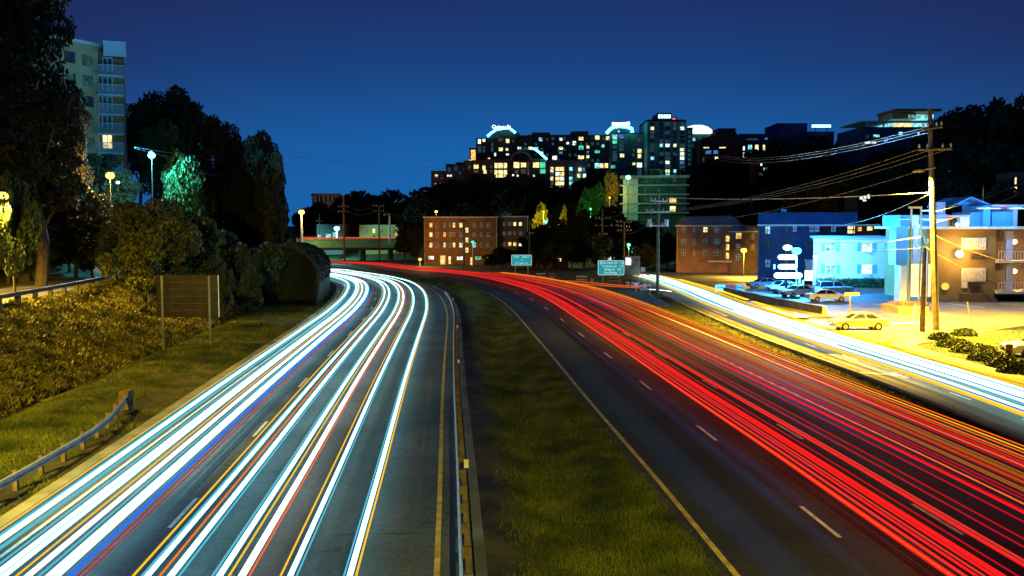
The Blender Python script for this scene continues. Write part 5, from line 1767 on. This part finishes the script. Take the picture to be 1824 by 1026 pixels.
# barriers
x, Y, z = G(1300, 520)
for i, (dx, m, lab) in enumerate(((-1.35, 'white', 'white plastic road barrier, left one of three in a row'), (.1, None, 'red plastic road barrier between two white ones'), (1.35, 'conc', 'dull white plastic road barrier at the right end of the row'))):
    t = thing('road_barrier', lab, 'barrier', (x + dx, Y, z), group='plastic barriers at the car park entrance')
    mm = M[m] if m else mat('red_plastic', (.55, .05, .02), .5, vary=.15)
    w = .70 if i < 2 else .45
    MB().prism([(-.3, 0), (.3, 0), (.26, .25), (.12, .45), (.09, 1.0), (-.09, 1.0), (-.12, .45), (-.26, .25)], -w, w, 'x').build('body', mm, t)
    MB().box(-.3, -.1, -.135, -.10, .55, .7).box(.1, .3, -.135, -.10, .55, .7).build('slot', M['dark'], t)
# traffic drums
OD = mat('orange_plastic', (.75, .16, .02), .5, vary=.1)
drum0 = None
for i, (px, py, lab) in enumerate(((1054, 507, 'orange and white drum standing alone below the larger green sign'), (1118, 513, 'orange drum, leftmost of the four by the ramp'), (1127, 514, 'orange drum, second of the four by the ramp'), (1137, 514, 'orange drum, third of the four by the ramp'), (1149, 516, 'orange drum nearest the verge pole'))):
    x, Y, z = G(px, py)
    if drum0 is None:
        t = drum0 = thing('traffic_drum', lab, 'traffic drum', (x, Y, z))
        MB().tube([(0, 0, 0), (0, 0, .12)], .36, 12).build('base', M['dark'], t)
        MB().tube([(0, 0, .12), (0, 0, .3)], .29, 12).tube([(0, 0, .5), (0, 0, .68)], .27, 12).tube([(0, 0, .86), (0, 0, 1.02)], .25, 12).build('orange_band', OD, t)
        MB().tube([(0, 0, .3), (0, 0, .5)], .285, 12).tube([(0, 0, .68), (0, 0, .86)], .265, 12).build('white_band', M['white'], t)
    else:
        t = copy_tree(drum0)
        t.location = (x, Y, z)
        t['label'] = lab
    t['group'] = 'drums along the ramp'
# barricades and clutter of the work zone
for i, (px, py, w, lab) in enumerate(((966, 500, 2.0, 'pale trestle barricade, leftmost of the work zone'), (980, 500, 1.6, 'trestle barricade just right of the leftmost one'), (1036, 506, 1.6, 'dark trestle barricade left of the larger green sign'), (1096, 508, 1.8, 'trestle barricade below the larger green sign'), (1150, 525, 1.2, 'small striped trestle at the foot of the verge pole'))):
    x, Y, z = G(px, py)
    t = thing('trestle_barricade', lab, 'barricade', (x, Y, z), group='barricades in the work zone')
    for s in (-1, 1):
        MB().tube([(s * w / 2, -.35, 0), (s * w / 2, 0, 1.4)], .035, 5).tube([(s * w / 2, .35, 0), (s * w / 2, 0, 1.4)], .035, 5).build('leg', M['conc'], t)
    for z_ in (.6, 1.1):
        MB().box(-w / 2 - .1, w / 2 + .1, -.03, .03, z_, z_ + .22).build('board', M['white'] if i % 2 == 0 else M['gold'], t)
x, Y, z = G(971, 502)
t = thing('low_block_wall', 'cream low block lit by the red trails at the roadside', 'wall', (x, Y, z))
MB().box(-1.5, 1.5, -.3, .3, 0, .75).build('blocks', M['trim'], t, )
MB().box(-1.6, 1.6, -.36, .36, .75, .85).build('coping', M['conc'], t)
f = Facade('lit_kiosk', 'small kiosk with a glowing white face behind the route sign', 1114, 1140, 458, 168, 3, 'conc', cat='kiosk')
f.box('lit_face', 'w_whi', 1114.5, 459, 1124, 472, .08)
f.box('notice_board', 'w_dim', 1126, 461, 1139, 467, .1)
f.box('notice_board', 'w_dim', 1126, 469, 1137, 475, .1)
f.parapet('conc', .12)
# distant lit windows between the low trees: small house
f = Facade('low_house', 'low house with yellow windows half hidden by the low wood', 948, 1012, 452, 232, 8, 'fac_br', cat='house')
f.wins([(972, 461, 8, 6, 'y'), (986, 464, 5, 4, 'y'), (996, 463, 7, 5, 'y'), (958, 459, 4, 4, 'd')], frame='trim')
f.parapet('fac_d')
f = Facade('low_house', 'low house with one bright window above the larger green sign', 1066, 1104, 452, 226, 8, 'fac_br', cat='house')
f.wins([(1076, 458, 5, 4, 'y'), (1086, 460, 6, 5, 'w'), (1098, 459, 8, 5, 'y')], frame='trim')
f.parapet('fac_d')
f = Facade('hillside_house', 'small dark house with two bright white windows above the brown wing', 1528, 1552, 344, 205, 8, 'fac_d', cat='house')
f.wins([(1534, 352, 5, 6, 'w'), (1541, 351, 5, 5, 'w'), (1547, 350, 4, 7, 'w'), (1540, 357, 6, 3, 'w')])
f.parapet('fac_d')
f = Facade('hillside_house', 'narrow hillside house with a column of yellow windows at the right edge', 1806, 1824, 312, 165, 6, 'fac_d', cat='house')
f.wins([(1809, 322, 3, 12, 'y'), (1809, 338, 4, 10, 'y')])
f.parapet('fac_d')

# ---- balcony tower -------------------------------------------------------------
TW = R(24)
f = Facade('balcony_tower', 'tall apartment tower with a stack of railed balconies at its corner', 172, 219, 92, 143, 14, 'brick_d', cat='tower', zb=6)
o, Yt = f.o, f.Y
xw, _, _, zw = f.rect(172, 84, 173, 90)
f.t.rotation_euler = (0, 0, TW)


def inv(x, y):
    c, n = math.cos(-TW), math.sin(-TW)
    return (x * c - y * n, x * n + y * c)


mb = MB()
mb.prism([inv(xw - 2.6, -7.2), inv(xw + .5, -.6), inv(xw + .5, 9), inv(xw - 11, 9), inv(xw - 11, -7.2)], 0, zw)
mb.build('side_wing', mat('green_cream_render', (.34, .36, .22), .8, vary=.12, scale=.3), f.t)
mb = MB()
mb.prism([inv(xw - 2.7, -7.6), inv(xw + .7, -.8), inv(xw + .7, 9.2), inv(xw - 11.3, 9.2), inv(xw - 11.3, -7.6)], zw, zw + .4)
mb.build('roof_edge', M['pale_blue'], f.t)
for j in range(9):      # windows on the angled wing
    for u in (.3, .72):
        cx, cy = xw - 2.6 + 3.1 * u, -7.2 + 6.6 * u
        zc = zw - 2.4 - j * 3.0
        dx, dy = .42, .905
        pl = [inv(cx - dx * .9 + .10, cy - dy * .9 - .05), inv(cx + dx * .9 + .10, cy + dy * .9 - .05), inv(cx + dx * .9 - .2, cy + dy * .9 + .1), inv(cx - dx * .9 - .2, cy - dy * .9 + .1)]
        MB().prism(pl, zc - .8, zc + .8).build('window', M['w_slate'] if (j + int(u * 2)) % 3 else M['glass_b'], f.t)
f.box('penthouse_screen', 'pale_blue', 185, 76, 221, 103, 1.6, inn=-1.45)  # pale blue carries the cyan lamp light in the screen colour
f.box('penthouse_side', 'pale_blue', 219.6, 80, 221, 103, 1.45, inn=5)
f.box('service_shaft', 'brick_d', 163, 104, 172, 250, -2)
for j in range(6):
    y = 100 + j * 34.3
    f.box('balcony_slab', 'pale_blue', 176, y + 36, 218.5, y + 38.5, 1.6)  # cyan lamp light is put into the slab and railing colour
    fr = f.box('window', 'white', 184, y + 3, 200, y + 27, .06)
    f.box('pane', 'w_yel' if j == 4 else 'glass_b', 185.3, y + 4.5, 191, y + 27, .09, parent=fr, inn=-.05)
    f.box('pane', 'w_yel' if j == 4 else 'glass_b', 193, y + 4.5, 198.8, y + 27, .09, parent=fr, inn=-.05)
    f.box('panel', 'tan_wall', 201, y + 4, 217, y + 16, .06)
    x0, x1, z0, z1 = f.rect(177, y + 18, 218, y + 36)
    mb = MB()
    mb.box(x0, x1, -1.55, -1.5, z1 - .1, z1)
    k = x0
    while k < x1:
        mb.box(k, k + .045, -1.545, -1.505, z0, z1 - .1)
        k += .13
    mb.box(x0, x0 + .05, -1.5, 0, z1 - .1, z1)
    mb.build('railing', M['cyan_panel'] if 0 else M['pale_blue'], f.t)

# ------------------------------------------------------------------ cars
M_RED = mat('tail_lens', (.4, .01, .01), .3, vary=.1)
GL = mat('car_glass', (.012, .015, .02), .08, vary=.1, spec=.7)
TY = mat('tyre_rubber', (.015, .015, .015), .8, vary=.2)
RIM = mat('alloy_rim', (.45, .45, .46), .3, metal=.8, vary=.1)


def make_car(bm, label, suv=False, group=None):
    t = thing('parked_car', label, 'car', (0, 0, 0), group=group)
    H = 1.70 if suv else 1.44
    B = .98 if suv else .90
    half = .90
    if suv:
        low = [(-2.3, .32), (2.25, .32), (2.36, .55), (2.34, .80), (2.15, B), (1.15, B + .06), (-2.3, B + .02), (-2.38, .7)]
        cab = [(1.20, B), (.55, H - .04), (-2.0, H - .02), (-2.3, B)]
        roof = [(.55, H - .04), (.30, H), (-1.9, H + .02), (-2.02, H - .05)]
    else:
        low = [(-2.35, .32), (2.28, .30), (2.40, .50), (2.36, .70), (2.10, .84), (1.05, B + .03), (-1.55, B + .05), (-2.25, B + .04), (-2.42, .72)]
        cab = [(1.15, B), (.30, H - .05), (-1.0, H - .04), (-1.85, B)]
        roof = [(.34, H - .05), (.1, H), (-.8, H + .005), (-1.04, H - .06)]
    # lower body narrows towards the sills and has wheel arches cut as dark liners
    mb = MB()
    for y, sc in ((-half, .0), (-half + .10, .05), (half - .10, .05), (half, 0)):
        pass
    n = len(low)
    ring = []
    for y, dz, dx in ((-half, 0, .03), (-half + .14, .035, 0), (half - .14, .035, 0), (half, 0, .03)):
        ring.append(len(mb.v))
        for (x, z) in low:
            mb.v.append((x * (1 - dx * .4), y, z + (dz if z > .8 else 0)))
    for r in range(3):
        for k in range(n):
            mb.f.append((ring[r] + k, ring[r] + (k + 1) % n, ring[r + 1] + (k + 1) % n, ring[r + 1] + k))
    mb.f.append(tuple(ring[0] + k for k in reversed(range(n))))
    mb.f.append(tuple(ring[3] + k for k in range(n)))
    body = mb.build('body', bm, t)
    bv = body.modifiers.new('b', 'BEVEL')
    bv.width, bv.segments, bv.limit_method, bv.angle_limit = .05, 2, 'ANGLE', R(35)
    # cabin glass tapering inwards
    mb = MB()
    ins = .20
    for s in (-1, 1):
        for (x, z) in cab:
            f_ = (z - B) / (H - B)
            mb.v.append((x, s * (half - .06 - ins * f_), z))
    k = len(cab)
    mb.f += [tuple(range(k))[::-1], tuple(k + i for i in range(k))] + [(i, (i + 1) % k, k + (i + 1) % k, k + i) for i in range(k)]
    mb.build('windows', GL, t)
    mb = MB()
    yw = half - .06 - ins
    mb.prism([(x, z) for x, z in roof], -yw - .02, yw + .02, 'y')
    ro = mb.build('roof', bm, t)
    mb = MB()
    for s in (-1, 1):
        for i, j in ((0, 1), (3, 2)):
            (xa, za), (xb, zb_) = cab[i], cab[j]
            mb.tube([(xa, s * (half - .06), za), (xb, s * yw, zb_)], .045, 5)
        xm = -.35
        mb.tube([(xm, s * (half - .05), B), (xm, s * (yw + .01), H - .04)], .04, 5)
    mb.build('pillars', bm, t)
    for s in (-1, 1):
        for x in (1.42, -1.42):
            w = MB().tube([(x, s * (half - .20), .33), (x, s * (half + .015), .33)], .33, 18).build('wheel', TY, t)
            MB().tube([(x, s * (half + .016), .33), (x, s * (half + .03), .33)], .20, 12).build('rim', RIM, w)
        MB().box(2.18, 2.37, s * .62 - .16, s * .62 + .16, .60, .72).build('headlight', M['white'], t)
        MB().box(-2.42, -2.30, s * .64 - .16, s * .64 + .16, .72, .86).build('taillight', M_RED, t)
        MB().box(.72, .90, s * (half + .08) - .08, s * (half + .08) + .08, B + .02, B + .14).build('mirror', bm, t)
    MB().box(2.3, 2.41, -.42, .42, .38, .58).build('grille', M['dark'], t)
    return t





def paint(name, c):
    m = mat(name, c, .32, vary=.06, spec=.5)
    m.node_tree.nodes['Principled BSDF'].inputs['Coat Weight'].default_value = .6
    return m


CW, CG, CS_, CB, CY = paint('white_car_paint', (.75, .74, .72)), paint('grey_car_paint', (.25, .26, .28)), paint('silver_car_paint', (.5, .52, .54)), paint('black_car_paint', (.02, .02, .025)), paint('gold_car_paint', (.62, .58, .46))


def put(c, px, py, rz, sc=1):
    x, Y, z = G(px, py)
    c.location = (x, Y + .9, z + .055)
    c.rotation_euler = (0, 0, R(rz))
    return c


put(make_car(CW, 'white saloon car nearest in the blue lit car park, facing right'), 1477, 539, 2)
put(make_car(CG, 'dark windowed people carrier parked behind the white saloon', suv=True), 1490, 526, 4)
put(make_car(CW, 'white car parked left of the white saloon, nose to the wall'), 1424, 530, 205)
put(make_car(CS_, 'silver car third from the right in the blue lit car park'), 1408, 524, 205)
put(make_car(CW, 'white car fourth from the right in the blue lit car park'), 1396, 520, 205)
put(make_car(CG, 'grey car under the stacked motel sign'), 1362, 514, 190)
put(make_car(CY, 'gold saloon car stopped in the side street mouth, facing left'), 1535, 590, 181)
put(make_car(CS_, 'silver car cut by the right edge beside the bollard'), 1864, 638, 183)
put(make_car(CS_, 'pale car parked at the left end before the small brick apartments'), 1214, 475, 4)
put(make_car(CY, 'yellow lit car second from the left before the small brick apartments'), 1230, 474, 20)
for i, (px, lab) in enumerate(((1254, 'dark car parked left of two others below the brick stair bay'), (1271, 'dark car parked in the middle below the brick stair bay'), (1287, 'dark car parked right of two others below the brick stair bay'))):
    put(make_car(CB, lab, suv=i == 1), px, 478, 90)
put(make_car(CS_, 'pale blue lit car parked below the small orange lamp'), 1318, 480, 10)

# ------------------------------------------------------------------ headlight and tail light streaks (long exposure light of the passing traffic)


def streak(C, off, w, h, z, m, label, group, u0, u1, wob=None):
    P = C.off(off, z, u0=u0, u1=u1, n=int((u1 - u0) / 2.5) + 2)
    if wob:
        k = np.arange(len(P)) / len(P)
        P[:, 0] += wob * np.sin(k * 5)
    c = P[len(P) // 4].copy()
    o = MB().tube(P, w / 2, 8, rv=h / 2).build('light_streak', M[m], None, org=tuple(c), smooth=True)
    tag(o, label, 'light streak', group)
    return o


LT = [(-12.15, .06, 'tr_y', .62), (-11.92, .10, 'tr_c', .64), (-11.70, .34, 'tr_w', .66), (-11.45, .12, 'tr_c', .62),
      (-10.86, .07, 'tr_c', .66), (-10.62, .27, 'tr_w', .66), (-10.33, .24, 'tr_w', .70), (-10.08, .06, 'tr_y', .66), (-9.80, .27, 'tr_ww', .66), (-9.58, .05, 'tr_c', .62),
      (-9.30, .22, 'tr_w', .66), (-9.08, .22, 'tr_w', .68), (-8.86, .11, 'tr_b', .60), (-8.45, .03, 'tr_rd', .8), (-8.30, .02, 'tr_rd', .8),
      (-7.22, .08, 'tr_y', .72), (-7.08, .07, 'tr_c', .64), (-6.93, .20, 'tr_w', .66), (-6.60, .07, 'tr_o', .70), (-6.37, .26, 'tr_w', .66), (-6.20, .07, 'tr_c', .62),
      (-5.38, .08, 'tr_c', .64), (-5.20, .24, 'tr_w', .66), (-4.93, .07, 'tr_y', .72), (-4.66, .28, 'tr_ww', .66), (-4.40, .05, 'tr_ro', .8),
      (-3.70, .07, 'tr_y', .72), (-3.50, .20, 'tr_w', .66), (-3.37, .06, 'tr_c', .6),
      (-2.22, .06, 'tr_c', .62), (-2.07, .21, 'tr_w', .66), (-1.90, .07, 'tr_y', .72)]
CN = {'tr_am': 'added amber', 'tr_od': 'dim orange', 'tr_y': 'yellow', 'tr_c': 'pale cyan', 'tr_w': 'white', 'tr_ww': 'warm white', 'tr_b': 'blue', 'tr_rd': 'thin dark red', 'tr_o': 'orange', 'tr_ro': 'red orange', 'tr_r': 'red', 'tr_p': 'bright red'}
GLS = 'headlight streaks along the left carriageway'
uA, uB = upos(CL, -4), CL.u[-1] - 40
for i, (o_, w, m, z) in enumerate(LT):
    streak(CL, o_, w * ((.60 if o_ < -8.9 else .68) if m in ('tr_w', 'tr_ww') else .8), .10 if w > .1 else .05, z, m, CN[m] + ' light streak, ' + ORD[i] + ' from the left kerb of the left carriageway', GLS, uA, uB)
GRS = 'tail light streaks along the right carriageway'
rg = random.Random(12)
RT = []
for a, b, n, w, ms in ((4.35, 4.60, 3, .05, ['tr_ro', 'tr_ro', 'tr_r']), (4.72, 5.62, 7, .085, ['tr_r', 'tr_r', 'tr_r', 'tr_p']), (5.85, 6.0, 1, .04, ['tr_rd']), (6.20, 7.05, 4, .07, ['tr_r', 'tr_r', 'tr_p', 'tr_rd']), (7.35, 7.7, 2, .025, ['tr_rd']), (8.75, 9.45, 4, .085, ['tr_r', 'tr_rd', 'tr_r']), (9.7, 10.1, 3, .05, ['tr_rd', 'tr_ro']), (10.6, 11.0, 2, .03, ['tr_rd']), (11.9, 12.7, 5, .06, ['tr_ro', 'tr_rd', 'tr_r']), (13.3, 14.0, 4, .05, ['tr_y', 'tr_ro']), (10.2, 11.8, 7, .06, ['tr_od']), (12.7, 13.3, 3, .05, ['tr_od', 'tr_ro'])):
    for k in range(n):
        RT.append((a + (b - a) * (k + .5) / n + rg.uniform(-.03, .03), w * rg.uniform(.6, 1.3), rg.choice(ms), rg.uniform(.7, .95)))
uA, uB = upos(CR, -4), CR.u[-1] - 40
for i, (o_, w, m, z) in enumerate(RT):
    streak(CR, o_, w, .05, z, m, CN[m] + ' tail light streak, ' + (ORD[i] if i < len(ORD) else 'one of the outermost, ' + ORD[i - len(ORD)] + ' past the fortieth') + ' from the median', GRS, uA, uB if o_ < 10.2 else upos(CR, 175))
GSS = 'headlight streaks along the service road'
ST = [(-2.35, .07, 'tr_y', .7), (-2.05, .05, 'tr_am', .7), (-1.55, .05, 'tr_b', .6), (-1.30, .14, 'tr_w', .62), (-.75, .06, 'tr_c', .62), (-.45, .16, 'tr_w', .66), (-.18, .05, 'tr_b', .66), (.02, .18, 'tr_ww', .66), (.34, .20, 'tr_w', .68), (.66, .16, 'tr_ww', .66), (.92, .06, 'tr_c', .66), (1.25, .16, 'tr_w', .66), (1.42, .07, 'tr_c', .60), (1.80, .05, 'tr_y', .7), (2.25, .07, 'tr_am', .7)]  # outermost yellow and amber streaks are added for the road's yellow glare
for i, (o_, w, m, z) in enumerate(ST):
    streak(CS, o_ * 1.05, w * 1.35, .10, z, m, CN[m] + ' light streak, ' + ORD[i] + ' from the grass strip on the service road', GSS, upos(CS, 10), upos(CS, 172))
# extra thickness of light where cars waited at the junction
for i, (o_, w) in enumerate(((-1.1, .5), (-.5, .5), (.15, .5), (.8, .5))):
    streak(CS, o_, w, .12, .6, 'tr_ww', 'short thick white streak at the junction, ' + ORD[i] + ' from the grass strip', GSS, upos(CS, 66), upos(CS, 92 + 8 * i))
# amber line along the far kerb of the service road
for i, (ya, yb) in enumerate(((88, 101), (104, 150))):
    C2 = Curve([(26.6, 60), (26.4, 86), (26.1, 101), (26.4, 125), (27.0, 152)])
    streak(C2, 0, .62, .14, .78, 'tr_am', ('near' if i == 0 else 'far') + ' piece of the thick amber streak along the far kerb of the service road', 'amber streaks', upos(C2, ya), upos(C2, yb))


def pstreak(pts, w, m, label, z=.7, group='streaks crossing the work zone'):
    C_ = Curve([G(px, py, z)[:2] for px, py in pts], step=1.5, smooth=2)
    return streak(C_, 0, w, .08, z, m, label, group, 0, C_.u[-1])


pstreak([(1000, 500), (1040, 502), (1090, 507), (1150, 511)], .16, 'tr_ro', 'upper orange streak leaving the highway below the larger green sign')
pstreak([(1000, 503), (1040, 506), (1090, 510), (1140, 513)], .10, 'tr_ro', 'lower orange streak leaving the highway below the larger green sign')
pstreak([(1112, 478), (1130, 484), (1170, 494)], .55, 'tr_p', 'thick pinkish red streak crossing behind the verge pole')
pstreak([(1172, 494), (1190, 500), (1224, 509)], .40, 'tr_ro', 'short orange red streak right of the verge pole')
pstreak([(1150, 515), (1175, 516), (1195, 519)], .25, 'tr_ww', 'short white streak at the foot of the verge pole')
pstreak([(1412, 580), (1440, 576), (1500, 575), (1570, 577), (1640, 575)], .10, 'tr_ww', 'thin white streak curving from the junction behind the gold car', z=.62)
for i, (py, m, w) in enumerate(((548, 'tr_o', .05), (0, None, 0))):
    pass
for i, dz in enumerate((1.0, 1.35)):
    p, q = A(532, 427, 299), A(745, 429, 299)
    o = MB().tube([(p[0], 300.8 + i, p[2] + .3 + dz * .3), (q[0], 300.8 + i, q[2] + .5 + dz * .3)], .11, 6).build('light_streak', M['tr_ro' if i else 'tr_p'], None)
    tag(o, ('upper' if i else 'lower') + ' thin red streak along the top of the far bridge', 'light streak', 'streaks on the bridge')
